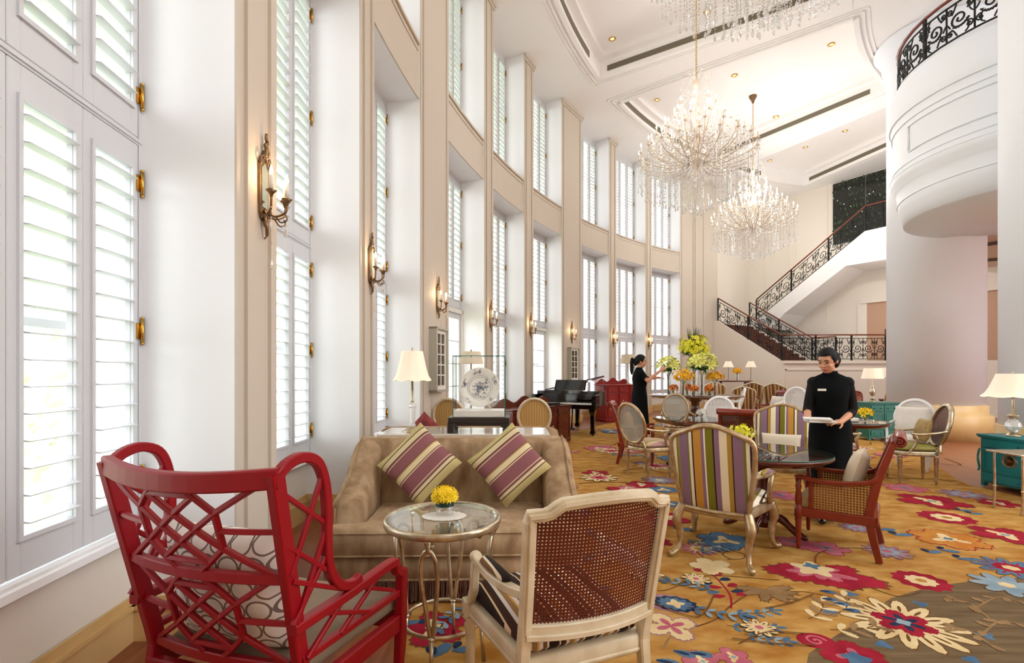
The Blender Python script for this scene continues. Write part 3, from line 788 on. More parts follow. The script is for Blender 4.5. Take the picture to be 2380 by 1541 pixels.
# ---------------------------------------------------------------- furniture builders (local +Y = the way a sitter faces)
def catmull(pts, n=6, closed=False):
    P = [Vector(p) for p in pts]; N = len(P); out = []
    for i in range(N if closed else N - 1):
        if closed: a, b, c, d = P[i - 1], P[i], P[(i + 1) % N], P[(i + 2) % N]
        else: a, b, c, d = P[max(i - 1, 0)], P[i], P[i + 1], P[min(i + 2, N - 1)]
        for k in range(n):
            t = k / n
            out.append(.5 * ((2 * b) + (c - a) * t + (2 * a - 5 * b + 4 * c - d) * t * t + (3 * b - a - 3 * c + d) * t ** 3))
    if not closed: out.append(P[-1])
    return out
def turned_leg(mb, x, y, h, r=.022, n=12, sq=True):
    if sq: mb.rbox(x - r * 1.25, x + r * 1.25, y - r * 1.25, y + r * 1.25, h - .07, h, .004)
    top = h - (.07 if sq else 0)
    mb.lathe([(r * .5, 0), (r * .6, .012), (r * .55, .03), (r * .75, .04), (r * .62, .055), (r * .68, .07), (r * 1.02, top - .05), (r * 1.15, top - .04), (r * .8, top - .025), (r * 1.25, top - .012), (r * 1.1, top)], n, (x, y, 0))
def fill_outline(mb, out2, ctr, pos, rings=((0, 1), (.5, .85), (.8, .45), (1, 0)), mi=None, flip=False):
    """padded panel: out2 list of (x,z); pos(x,z,bulge)->3d; rings (scale, bulge)"""
    n = len(out2); vs = [pos(ctr[0], ctr[1], rings[0][1])]; fs = []
    for (s_, b) in rings[1:]:
        for (x, z) in out2: vs.append(pos(ctr[0] + (x - ctr[0]) * s_, ctr[1] + (z - ctr[1]) * s_, b))
    for k in range(n): fs.append((0, 1 + k, 1 + (k + 1) % n))
    for r in range(len(rings) - 2):
        for k in range(n):
            l = (k + 1) % n; a = 1 + r * n; b = a + n
            fs.append((a + k, b + k, b + l, a + l))
    if flip: fs = [f[::-1] for f in fs]
    mb.add(vs, fs, True, mi)
def seat_poly(wf, wb, yf, yb, r=.05, n=5, bow=.0):
    """rounded trapezoid seen from above, front at +y"""
    out = []
    for (cx, cy, a0) in ((wf / 2 - r, yf - r, 0), (-wf / 2 + r, yf - r, 90), (-wb / 2 + r, yb + r, 180), (wb / 2 - r, yb + r, 270)):
        for k in range(n + 1):
            a = R(a0 + 90 * k / n); out.append((cx + r * cos(a), cy + r * sin(a)))
    if bow:
        res = []
        for i, p in enumerate(out):
            res.append(p)
            if i == n:
                for k in range(1, 6):
                    q = k / 6; res.append((p[0] * (1 - 2 * q), p[1] + bow * sin(pi * q)))
        out = res
    return out
def slab(mb, poly, z0, z1, e=.012, dome=0.0, mi=None):
    cx = sum(p[0] for p in poly) / len(poly); cy = sum(p[1] for p in poly) / len(poly)
    def ring(s_, z): return [(cx + (p[0] - cx) * s_, cy + (p[1] - cy) * s_, z) for p in poly]
    w = max(abs(p[0] - cx) for p in poly); s1 = 1 - e / w
    rs = [ring(s1, z0), ring(1, z0 + e), ring(1, z1 - e), ring(s1, z1)]
    if dome: rs += [ring(.8, z1 + dome * .6), ring(.5, z1 + dome * .92), ring(.2, z1 + dome)]
    mb.loft(rs, mi=mi)

# ---- red lattice wing chair
def ring_pattern(name, base, line, pitch=.085):
    m, nt, b = newmat(name); L = nt.links.new
    tc = nt.nodes.new('ShaderNodeTexCoord'); sx = nt.nodes.new('ShaderNodeSeparateXYZ'); L(tc.outputs['Object'], sx.inputs[0])
    def math_(op, a, b_=None, c=None):
        n = nt.nodes.new('ShaderNodeMath'); n.operation = op
        for i, v in enumerate((a, b_, c)):
            if v is None: continue
            if isinstance(v, (int, float)): n.inputs[i].default_value = v
            else: L(v, n.inputs[i])
        return n.outputs[0]
    row = math_('MULTIPLY_ADD', sx.outputs[1], 1 / (pitch * .9), 50.0)
    fr = math_('FRACT', row); fl_ = math_('FLOOR', row)
    sh = math_('MULTIPLY', math_('MODULO', fl_, 2.0), .5)
    col = math_('FRACT', math_('ADD', math_('MULTIPLY_ADD', sx.outputs[0], 1 / pitch, 50.0), sh))
    dx = math_('SUBTRACT', col, .5); dy = math_('SUBTRACT', fr, .5)
    ln = math_('SQRT', math_('ADD', math_('MULTIPLY', dx, dx), math_('MULTIPLY', dy, dy)))
    e = math_('ABSOLUTE', math_('SUBTRACT', ln, .455)); k = math_('LESS_THAN', e, .045)
    mx = nt.nodes.new('ShaderNodeMix'); mx.data_type = 'RGBA'; L(k, mx.inputs[0]); mx.inputs[6].default_value = srgb(*base); mx.inputs[7].default_value = srgb(*line)
    L(mx.outputs[2], b.inputs['Base Color']); b.inputs['Roughness'].default_value = .85
    return m
def red_chair(loc, rz):
    t = thing('lattice_armchair', 'red lacquered lattice wing armchair with taupe seat by the big shuttered window', 'armchair', loc, rz)
    def B(x, z):
        q = (z - .45) / .65
        return Vector((x, -.27 - .15 * q - .075 * (1 - (x / .35) ** 2) * max(0, min(1, .55 + .45 * q)), z))
    fr = MB()
    for s_ in (-1, 1):
        m = MB(); pts = [(.325 * s_, -.36, 0), (.325 * s_, -.30, .2), (.325 * s_, -.272, .42)] + [tuple(B((.325 + .03 * q) * s_, .45 + .66 * q)) for q in (0.05, .3, .6, 1)]
        m.sweep(pts, .034, .052, up=(0, 1, 0)); m.build('leg', M['red'], t)
    m = MB(); m.sweep([B(-.365 + .73 * k / 14, 1.095 - .018 * sin(pi * k / 14)) for k in range(15)], .036, .062); m.build('top_rail', M['red'], t)
    m = MB()
    for z in (.44, .765): m.sweep([B(-.33 + .66 * k / 12, z) for k in range(13)], .026, .036)
    half = [[(.05, 1), (.27, .70), (.27, .30), (.05, 0)], [(0, .5), (.27, .5)], [(.36, .88), (.73, .30)], [(.27, .70), (.64, .12)], [(.36, .88), (.27, .70)], [(.36, .12), (.27, .30)], [(.36, .88), (.43, 1.0)], [(.36, .12), (.43, 0)]]
    P2 = half + [[(1 - p, q) for p, q in l] for l in half] + [[(.36, .88), (.64, .88)], [(.36, .12), (.64, .12)]]
    for (z0, z1, w) in ((.455, .755, .315), (.775, 1.07, .335)):
        for l in P2:
            pts = []
            for (p, q), (p2, q2) in zip(l[:-1], l[1:]):
                for k in range(5):
                    a = k / 4; pts.append(B((p + (p2 - p) * a - .5) * 2 * w, z0 + (q + (q2 - q) * a) * (z1 - z0)))
            m.sweep(pts, .017, .021, up=(0, 1, 0)) if False else m.sweep(pts, .017, .018, up=(0, -1, .15))
    m.build('back_lattice', M['red'], t)
    for s_ in (-1, 1):
        m = MB()
        W = lambda y, z: Vector((s_ * (.352 + .06 * (y + .42) * .6), y, z))
        c = [W(y, z) for y, z in ((-.415, 1.09), (-.375, 1.125), (-.31, 1.14), (-.245, 1.115), (-.21, 1.05), (-.195, .95), (-.195, .82), (-.18, .73), (-.13, .66), (-.06, .635), (-.02, .645))]
        m.sweep(catmull(c, 4), .03, .042, up=(s_, 0, 0)) if False else m.sweep(catmull(c, 4), .034, .030, up=(s_, 0, 0))
        for (a, b) in (((-.40, 1.05), (-.205, .90)), ((-.22, 1.06), (-.355, .78)), ((-.375, .88), (-.20, .74)), ((-.20, .88), (-.33, .62)), ((-.35, .76), (-.12, .64)), ((-.345, .62), (-.19, .80))):
            m.sweep([W(*a), W(*b)], .016, .016, up=(s_, 0, 0))
        m.build('wing', M['red'], t)
        m = MB(); ar = catmull([(s_ * .345, -.34, .60), (s_ * .36, -.1, .605), (s_ * .385, .16, .625), (s_ * .385, .20, .61), (s_ * .385, .215, .575), (s_ * .385, .255, .555)], 5)
        m.sweep(ar, .04, .034); m.sweep([(s_ * .385, .255, .57), (s_ * .38, .255, .30), (s_ * .365, .25, 0)], [.042, .042, .032], [.042, .042, .032], up=(0, 1, 0))
        m.sweep([(s_ * .335, -.29, .475), (s_ * .38, .25, .475)], .026, .026)
        for (a, b) in (((-.28, .48), (-.1, .60)), ((-.22, .60), (.05, .48)), ((-.12, .48), (.12, .61)), ((-.02, .605), (.2, .50))):
            m.sweep([(s_ * (.35 + .04 * (a[0] + .3)), a[0], a[1]), (s_ * (.35 + .05 * (b[0] + .3)), b[0], b[1])], .016, .016, up=(s_, 0, 0))
        m.build('arm', M['red'], t)
    m = MB(); m.sweep([(-.335, -.29, .345), (-.375, .26, .345)], .035, .07); m.sweep([(.335, -.29, .345), (.375, .26, .345)], .035, .07); m.sweep([(-.375, .26, .345), (.375, .26, .345)], .035, .07); m.sweep([(-.33, -.29, .345), (.33, -.29, .345)], .035, .07); m.build('seat_frame', M['red'], t)
    m = MB(); slab(m, seat_poly(.70, .60, .31, -.27, .05), .375, .445, .02, .02); m.build('seat', M['taupe'], t)
    return t

# ---- cream cane-back armchair
def cane_chair(loc, rz):
    t = thing('cane_armchair', 'cream painted armchair with red-brown cane back and dark striped seat', 'armchair', loc, rz)
    def B(x, z): return Vector((x, -.27 - .20 * (z - .45) - .055 * (1 - (x / .27) ** 2), z))
    hl = [(.252, .53), (.257, .70), (.266, .925), (.268, .945), (.225, .948), (.205, .955), (.185, .972), (.165, .984)]
    out = hl + [(.09, .992), (0, .996), (-.09, .992)] + [(-x, z) for x, z in hl[::-1]]
    m = MB(); bot = [(-.252 + .504 * k / 8, .53) for k in range(1, 8)]
    pts = [B(x, z) for x, z in out]; 
    m.sweep(pts, .042, .034, up=(0, -1, .2)); m.sweep([p + Vector((0, -.012, 0)) for p in pts], .018, .026, up=(0, -1, .2))
    m.sweep([B(-.255 + .51 * k / 10, .53) for k in range(11)], .030, .05); m.sweep([B(-.25 + .5 * k / 10, .515) + Vector((0, -.012, 0)) for k in range(11)], .03, .02)
    m.build('back_frame', M['cream'], t)
    m = MB(); cen = (0, .75)
    ins = [(x * .925, cen[1] + (z - cen[1]) * .925) for x, z in out] + [(x * .925, .553) for x, z in bot]
    fill_outline(m, ins, cen, lambda x, z, b: B(x, z) + Vector((0, .006, 0)), rings=((0, 0), (.25, 0), (.5, 0), (.75, 0), (1, 0)))
    m.build('cane_back', M['cane_red'], t)
    for s_ in (-1, 1):
        m = MB(); m.sweep([(s_ * .245, -.33, 0), (s_ * .248, -.29, .2), (s_ * .25, -.265, .40), B(s_ * .252, .55)], [.026, .036, .042, .042], [.03, .04, .045, .04], up=(0, 1, 0)); m.build('leg', M['cream'], t)
        m = MB(); turned_leg(m, s_ * .285, .235, .42, .024); m.build('leg', M['cream'], t)
        m = MB(); ar = catmull([B(s_ * .258, .665), (s_ * .275, -.2, .645), (s_ * .29, -.05, .632), (s_ * .30, .06, .645), (s_ * .30, .10, .655)], 4)
        m.sweep(ar, [.03] * 3 + [.038] * (len(ar) - 3), .032); m.ball((s_ * .30, .11, .65), (.026, .03, .024), 10, 6)
        m.sweep(catmull([(s_ * .30, .105, .64), (s_ * .298, .13, .57), (s_ * .295, .15, .50), (s_ * .288, .22, .41)], 4), .036, .032, up=(s_, 0, 0))
        ob = m.build('arm', M['cream'], t)
        m = MB(); m.loft([[(s_ * (.283 + (y + .05) * .07) + .026 * cos(a) * k, y, .664 + .022 * max(-.3, sin(a)) * k) for a in [2 * pi * q / 10 for q in range(10)]] for y, k in ((-.19, .4), (-.17, .9), (-.08, 1), (.02, .9), (.04, .4))]); m.build('arm_pad', M['st_seat'], ob)
    m = MB(); sp = seat_poly(.60, .50, .27, -.28, .04, 5, .02); slab(m, sp, .345, .42, .008); slab(m, [(x * 1.01, y * 1.01) for x, y in sp], .355, .372, .004); m.build('seat_frame', M['cream'], t)
    m = MB(); slab(m, [(x * .95, y * .95) for x, y in sp], .42, .485, .022, .035); m.build('seat', M['st_seat'], t)
    return t

# ---- high-back upholstered armchair with gilt frame
def louis_chair(name, label, loc, rz, fab, frame=None, group=None):
    frame = frame or M['champ']
    t = thing(name, label, 'armchair', loc, rz, group)
    def B(x, z, b=0.0): return Vector((x, -.27 - .20 * (z - .4) + .35 * x * x + b, z))
    hl = [(.0, 1.02), (.07, 1.012), (.14, .985), (.21, .955), (.262, .93), (.29, .89), (.292, .80), (.28, .66), (.262, .54), (.245, .45), (.24, .40), (.225, .372)]
    bot = [(.11, .368), (0, .366)]
    out = hl + bot + [(-x, z) for x, z in (hl + bot)[::-1][1:-1]]
    m = MB(); pts = catmull([B(x, z) for x, z in out], 2, True)
    m.tube(pts, .021, 8, closed=True, flat=1.25, up=(0, -1, .2)); m.tube([p + Vector((0, -.018, 0)) for p in pts], .010, 6, closed=True)
    m.build('back_frame', frame, t)
    m = MB(); fill_outline(m, out, (0, .68), lambda x, z, b: B(x, z, -.006 - .018 * b), mi=0, rings=((0, 1), (.4, .95), (.75, .8), (.93, .5), (.985, 0)))
    fill_outline(m, out, (0, .68), lambda x, z, b: B(x, z, .012 + .05 * b), mi=0, flip=True, rings=((0, 1), (.4, .95), (.75, .75), (.93, .4), (.985, 0)))
    m.build('backrest', fab, t)
    for s_ in (-1, 1):
        m = MB(); ar = catmull([B(s_ * .283, .66), (s_ * .30, -.2, .655), (s_ * .325, -.02, .64), (s_ * .335, .08, .645), (s_ * .33, .12, .63)], 4)
        m.tube(ar, [.018] * 8 + [.021] * (len(ar) - 8), 8); m.ball((s_ * .33, .115, .635), (.026, .026, .022), 8, 6)
        m.tube(catmull([(s_ * .33, .10, .635), (s_ * .325, .06, .56), (s_ * .315, .09, .48), (s_ * .305, .15, .40)], 4), .019, 8)
        ob = m.build('arm', frame, t)
        m = MB(); m.loft([[(s_ * (.312 + (y + .1) * .12) + .026 * cos(a) * k, y, .668 + .024 * max(-.2, sin(a)) * k) for a in [2 * pi * q / 10 for q in range(10)]] for y, k in ((-.20, .4), (-.18, .9), (-.09, 1), (0, .9), (.02, .4))]); m.build('arm_pad', fab, ob)
        for (y0, dy, x0) in ((.24, .05, .29), (-.25, -.075, .235)):
            m = MB(); dx = s_ * .035
            m.tube(catmull([(s_ * x0, y0, .38), (s_ * x0 + dx * .8, y0 + dy * .7, .28), (s_ * x0 + dx * .25, y0 + dy * .4, .16), (s_ * x0 + dx * .5, y0 + dy * .75, .05), (s_ * x0 + dx * 1.3, y0 + dy * 1.5, .02), (s_ * x0 + dx * 1.6, y0 + dy * 1.9, .022)], 5), [.034] * 3 + [.036] * 4 + [.028] * 5 + [.019] * 7 + [.018] * 4 + [.022] * 3, 8)
            m.ball((s_ * x0 + dx * 1.45, y0 + dy * 1.7, .022), (.024, .026, .022), 8, 6)
            m.build('leg', frame, t)
    m = MB(); sp = seat_poly(.64, .50, .30, -.27, .06, 5, .03); slab(m, sp, .325, .395, .015); m.build('seat_frame', frame, t)
    m = MB(); slab(m, [(x * .96, y * .96) for x, y in sp], .39, .455, .025, .04); m.build('seat', fab, t)
    return t

# ---- oval-back chair
def oval_chair(name, label, loc, rz, frame, back, seat, arms=True, group=None, zc=.735):
    t = thing(name, label, 'chair', loc, rz, group)
    def B(x, z, b=0.0): return Vector((x, -.25 - .24 * (z - .45) + .3 * x * x + b, z))
    E = lambda s_, n=32: [(.235 * s_ * cos(2 * pi * k / n), zc + .262 * s_ * sin(2 * pi * k / n)) for k in range(n)]
    m = MB(); m.tube([B(x, z) for x, z in E(1)], .022, 8, closed=True, flat=1.1, up=(0, -1, .2)); m.tube([B(x, z, -.018) for x, z in E(1)], .009, 6, closed=True); m.tube([B(x, z, .018) for x, z in E(.97)], .009, 6, closed=True)
    for s_ in (-1, 1): m.tube(catmull([B(s_ * .13, zc - .235), (s_ * .16, -.24, .47), (s_ * .185, -.235, .40)], 4), .018, 8)
    m.build('back_frame', frame, t)
    m = MB(); fill_outline(m, E(.965), (0, zc), lambda x, z, b: B(x, z, .002), rings=((0, 0), (.35, 0), (.7, 0), (1, 0)) ); m.build('back_panel', back, t)
    sp = seat_poly(.54, .46, .26, -.25, .16, 7, .02)
    m = MB(); slab(m, sp, .355, .415, .008); slab(m, [(x * 1.012, y * 1.012) for x, y in sp], .37, .382, .003); m.build('seat_frame', frame, t)
    m = MB(); slab(m, [(x * .97, y * .97) for x, y in sp], .415, .475, .025, .03); m.build('seat', seat, t)
    for (x, y) in ((.215, .19), (-.215, .19), (.19, -.19), (-.19, -.19)):
        m = MB(); turned_leg(m, x, y, .36, .024, sq=False); m.build('leg', frame, t)
    if arms:
        for s_ in (-1, 1):
            m = MB(); ar = catmull([B(s_ * .232, .68), (s_ * .26, -.18, .655), (s_ * .285, 0, .635), (s_ * .285, .07, .64)], 4); m.tube(ar, .016, 8); m.ball((s_ * .285, .075, .638), (.022, .024, .018), 8, 6)
            m.tube(catmull([(s_ * .283, .06, .63), (s_ * .275, .03, .56), (s_ * .265, .06, .48), (s_ * .255, .11, .40)], 4), .016, 8)
            m.build('arm', frame, t)
    return t

# ---- mahogany cane club chair with scrolled top
def club_chair(name, label, loc, rz, wood=None, group=None):
    wood = wood or M['rwood']
    t = thing(name, label, 'armchair', loc, rz, group)
    def B(x, z, b=0.0): return Vector((x, -.22 - .22 * (z - .36) - .10 * max(0, z - .6) + b, z))
    for s_ in (-1, 1):
        m = MB(); m.sweep([(s_ * .27, -.285, 0), (s_ * .268, -.25, .15), (s_ * .265, -.22, .32)] + [tuple(B(s_ * .262, z)) for z in (.45, .6, .75, .89)], [.034, .036, .04, .04, .04, .038, .036], [.045, .05, .06, .06, .055, .05, .042], up=(0, 1, 0)); m.build('leg', wood, t)
        m = MB(); c = B(s_ * .262, .905, -.03); pts = []
        for k in range(27):
            a = R(60 + 26 * k); r = .040 * (1 - k / 30); pts.append(c + Vector((s_ * .0, r * cos(a), r * sin(a))))
        m.tube([p + Vector((s_ * .022, 0, 0)) for p in pts], .006, 5); m.build('scroll', wood, t)
        m = MB(); ar = catmull([B(s_ * .265, .635), (s_ * .272, -.22, .585), (s_ * .28, -.05, .555), (s_ * .285, .12, .555), (s_ * .285, .22, .575), (s_ * .285, .255, .568)], 5); m.sweep(ar, .036, .032)
        m.lathe([(.014, 0), (.016, .02), (.022, .20), (.026, .23), (.022, .245), (.030, .255), (.030, .335), (.020, .345), (.024, .36), (.026, .40), (.018, .47), (.024, .50), (.018, .515), (.022, .56)], 12, (s_ * .28, .235, 0))
        m.sweep([(s_ * .275, .15, .33), (s_ * .282, .15, .55)], .022, .028, up=(0, 1, 0))
        ob = m.build('arm', wood, t)
        m = MB(); m.grid(lambda a, b: ((s_ * .272, -.26 + .40 * a - .0, .33 + b * (.245 + .05 * max(0, .5 - a))) ), 8, 4); m.build('cane_panel', M['cane_gold'], ob)
    m = MB(); c0 = B(0, .905, -.03); m.lathe([(.040, -.275), (.044, -.27), (.044, .27), (.040, .275)], 14)
    m.v = [(z, c0.y + x, c0.z + y) for x, y, z in m.v]
    m.sweep([B(-.262, .875), B(.262, .875)], .03, .05); m.build('top_rail', wood, t)
    m = MB(); m.sweep([B(-.262, .40), B(.262, .40)], .03, .05); m.build('lower_rail', wood, t)
    m = MB(); m.grid(lambda a, b: B(-.245 + .49 * a, .41 + .44 * b), 4, 6); m.build('cane_back', M['cane_dark'], t)
    m = MB(); m.sweep([(-.272, -.26, .295), (-.28, .235, .295)], .035, .07); m.sweep([(.272, -.26, .295), (.28, .235, .295)], .035, .07); m.sweep([(-.28, .24, .295), (.28, .24, .295)], .035, .07); m.sweep([(-.27, -.26, .295), (.27, -.26, .295)], .035, .07); m.build('seat_frame', wood, t)
    m = MB(); slab(m, seat_poly(.52, .50, .25, -.25, .04), .30, .40, .02, .02); m.build('seat', mat('sand_cloth', (196, 164, 116), .9, noise=.1) if 'sand_cloth' not in bpy.data.materials else bpy.data.materials['sand_cloth'], t)
    return t

# ---- tables
def round_table(name, label, loc, r, h, wood, glass=True, ped=.05, feet=.34, cat='table'):
    t = thing(name, label, cat, loc, 0)
    gz = h - (.010 if glass else 0)
    m = MB(); m.lathe([(.0001, gz - .062), (r * .86, gz - .062), (r * .90, gz - .05), (r * .93, gz - .04), (r * .985, gz - .028), (r, gz - .014), (r * .99, gz), (.0001, gz)], 64); m.build('tabletop', wood, t)
    if glass:
        m = MB(); m.disc(gz + .0095, r * .985)
        o = m.build('glass_top', M['tglass'], t)
        m = MB(); m.lathe([(r * .985, gz + .001), (r * .992, gz + .005), (r * .985, gz + .0095)], 64, caps=False); m.build('glass_edge', M['gedge'], o)
    m = MB(); m.lathe([(ped * 1.8, gz - .07), (ped * 1.5, gz - .10), (ped * .9, gz - .16), (ped * .8, gz - .25), (ped * 1.25, gz - .36), (ped * 1.5, gz - .44), (ped, gz - .49), (ped * 1.2, .14), (ped * 1.5, .12), (ped * 1.4, .06)], 24); m.build('pedestal', wood, t)
    for k in range(4):
        m = MB(); a = R(45 + 90 * k); c, s_ = cos(a), sin(a)
        m.tube(catmull([(c * q * feet, s_ * q * feet, z) for q, z in ((.1, .16), (.4, .15), (.7, .07), (.9, .03), (1.0, .03))], 4), [.036] * 6 + [.03] * 6 + [.026] * 5, 8); m.build('leg', wood, t)
    return t
def square_table(label, loc, rz, w, h):
    t = thing('square_table', label, 'table', loc, rz); q = w / 2; c = .08
    poly = [(-q + c, -q), (q - c, -q), (q - c, -q + c * .5), (q - c * .5, -q + c), (q, -q + c), (q, q - c), (q - c * .5, q - c), (q - c, q - c * .5), (q - c, q), (-q + c, q), (-q + c, q - c * .5), (-q + c * .5, q - c), (-q, q - c), (-q, -q + c), (-q + c * .5, -q + c), (-q + c, -q + c * .5)]
    m = MB(); m.prism(poly, h - .04, h - .008); m.prism([(x * .93, y * .93) for x, y in poly], h - .065, h - .04); m.build('tabletop', M['tablewood'], t)
    m = MB(); m.prism([(x * .985, y * .985) for x, y in poly], h - .007, h); m.build('glass_top', M['tglass'], t)
    m = MB(); m.lathe([(.10, h - .07), (.06, h - .12), (.05, h - .25), (.085, .36), (.09, .28), (.05, .2), (.07, .14), (.08, .08)], 20); m.build('pedestal', M['ebony'], t)
    for k in range(4):
        a = R(90 * k + 45); cc, ss = cos(a), sin(a); m = MB()
        m.tube(catmull([(cc * x, ss * x, z) for x, z in ((.03, .18), (.15, .17), (.27, .07), (.35, .03), (.38, .045))], 4), [.04] * 6 + [.032] * 6 + [.026] * 5, 8); m.build('leg', M['ebony'], t)
    return t
def glass_table(loc, r=.286, h=.70):
    t = thing('side_table', 'small round glass-topped side table with silver hairpin legs before the sofa', 'table', loc, 0)
    m = MB(); m.lathe([(r - .022, h - .028), (r - .004, h - .032), (r, h - .026), (r, h - .004), (r - .006, h + .003), (r - .02, h), (r - .022, h - .028)], 64); m.build('rim', M['silverleaf'], t)
    m = MB(); m.disc(h - .002, r - .02); m.build('glass_top', M['tglass'], t)
    for k in range(4):
        a = R(90 * k - 98); c, s_ = cos(a), sin(a)
        def Q(tx, rr, z): return (c * rr - s_ * tx, s_ * rr + c * tx, z)
        m = MB(); prof = [(.006, .19, .2), (.022, .205, .33), (.038, .225, .47), (.034, .235, .56), (.016, .24, .605), (0, .242, .615)]
        pl = [Q(-x, rr, z) for x, rr, z in prof] + [Q(x, rr, z) for x, rr, z in prof[::-1][1:]]
        m.tube(catmull(pl, 4), .0085, 8, flat=1.3); m.ball(Q(0, .19, .195), (.018, .018, .012), 10, 6)
        m.tube([Q(0, .19, .19), Q(0, .195, .1), Q(0, .205, .004)], [.012, .008, .012], 8)
        sc_ = [Q(0, .242, .61), Q(0, .23, .645), Q(0, .20, .655), Q(0, .175, .64), Q(0, .17, .615), Q(0, .185, .605), Q(0, .192, .62)]
        m.tube(catmull(sc_, 4), .009, 6); m.tube(catmull([Q(0, .242, .61), Q(0, .258, .64), Q(0, r - .012, h - .03)], 4), .009, 6)
        m.build('leg', M['silverleaf'], t)
    m = MB(); m.tube([(.19 * cos(2 * pi * k / 40), .19 * sin(2 * pi * k / 40), .20) for k in range(40)], .007, 6, closed=True, flat=1.5); m.build('ring_stretcher', M['silverleaf'], t)
    return t

# ---- velvet loveseat (front towards -Y)
def sofa(label, loc, rz):
    t = thing('loveseat', label, 'sofa', loc, rz)
    TP = [(-.80, -.42), (.80, -.42), (.81, -.40), (.81, -.27), (.60, -.26), (.60, .25), (-.60, .25), (-.60, -.26), (-.81, -.27), (-.81, -.40)]
    def T_(z, e): return [(x - math.copysign(e, x), y + (e if y < -.3 else -e if y > 0 else 0), z) for x, y in TP]
    m = MB(); m.loft([T_(.285, .012), T_(.295, 0), T_(.425, 0), T_(.448, .02), T_(.455, .06)])
    for z in (.292, .43): m.tube([(x, y, z) for x, y in TP], .006, 6, closed=True)
    m.build('seat_cushion', M['velvet'], t)
    SK = [(-.81, -.40), (.81, -.40), (.81, .42), (-.81, .42)]
    m = MB(); m.loft([[(x * .985, y * .985, .13) for x, y in SK], [(x * .985, y * .985, .285) for x, y in SK]]); m.tube([(x * .987, y * .987, .135) for x, y in SK], .008, 6, closed=True); m.build('skirt', M['velvet'], t)
    m = MB(); rnd = random.Random(5)
    def fr(x, y, dx, dy):
        l = rnd.uniform(.0, .008); z1 = .006 + l
        m.tube([(x, y, .135), (x + dx * .004 + rnd.uniform(-.006, .006), y + dy * .004 + rnd.uniform(-.006, .006), .07), (x + dx * .010 + rnd.uniform(-.008, .008), y + dy * .01 + rnd.uniform(-.006, .006), z1)], .0042, 4, caps=False)
    for k in range(300): fr(-.80 + 1.6 * k / 299, -.398 + rnd.uniform(-.004, .012), 0, -1)
    for k in range(120):
        for s_ in (-1, 1): fr(s_ * (.80 - rnd.uniform(-.003, .01)), -.39 + .8 * k / 119, s_, 0)
    f_ = m.build('fringe', M['fringe'], t); f_['kind'] = 'stuff'
    hp = [(-.275, .50), (-.27, .555), (-.24, .59), (-.16, .615), (-.07, .65), (.02, .70), (.10, .765), (.18, .835), (.26, .885), (.34, .91), (.42, .915)]
    for s_ in (-1, 1):
        m = MB(); rings = []
        def ring(y, h, w0, w1, zb=.22):
            xi, xo = .60 + (.2 - w0) * .2, .81
            rr = .055; c = []
            for (x, z) in ((xo - .02, zb), (xo, zb + .03), (xo, h - rr * 1.2), (xo - .012, h - rr * .5), (xo - .04, h - .012), (xo - .075, h), (xi + .06, h - .004), (xi + .022, h - .02), (xi + .003, h - rr), (xi, h - rr * 1.6), (xi, zb)):
                c.append((s_ * x, y, z))
            return c if s_ > 0 else c[::-1]
        rings = [ring(y, h, .2, .2) for y, h in hp]
        first = [(.3 * (x - s_ * .7) * 2.6 + s_ * .7, y - .02, .38 + (z - .38) * .9) for x, y, z in rings[0]]
        m.loft([first] + rings); m.tube([(s_ * .765, y - .005, h + .001) for y, h in hp[1:]], .006, 6); m.tube([(s_ * .765, -.295, .25), (s_ * .765, -.298, .45), (s_ * .765, -.285, .55)], .006, 6)
        m.build('arm', M['velvet'], t)
    m = MB(); rings = []
    for k in range(17):
        x = -.66 + 1.32 * k / 16; tp = .915
        rings.append([(x, .42, .16), (x, .435, .5), (x, .43, .84), (x, .415, .89), (x, .37, tp), (x, .31, tp - .005), (x, .275, tp - .04), (x, .255, .80), (x, .235, .62), (x, .20, .45), (x, .22, .16)])
    m.loft(rings); m.build('backrest', M['velvet'], t)
    return t
def cushion_thing(name, label, loc, rot, w, d, h, fab, group=None, p=2.6, cat='cushion'):
    m = MB(); m.pillow(w, d, h, p, 16); o = m.build(name, fab); o.location = loc; o.rotation_euler = rot
    return tag(o, label, cat, group)
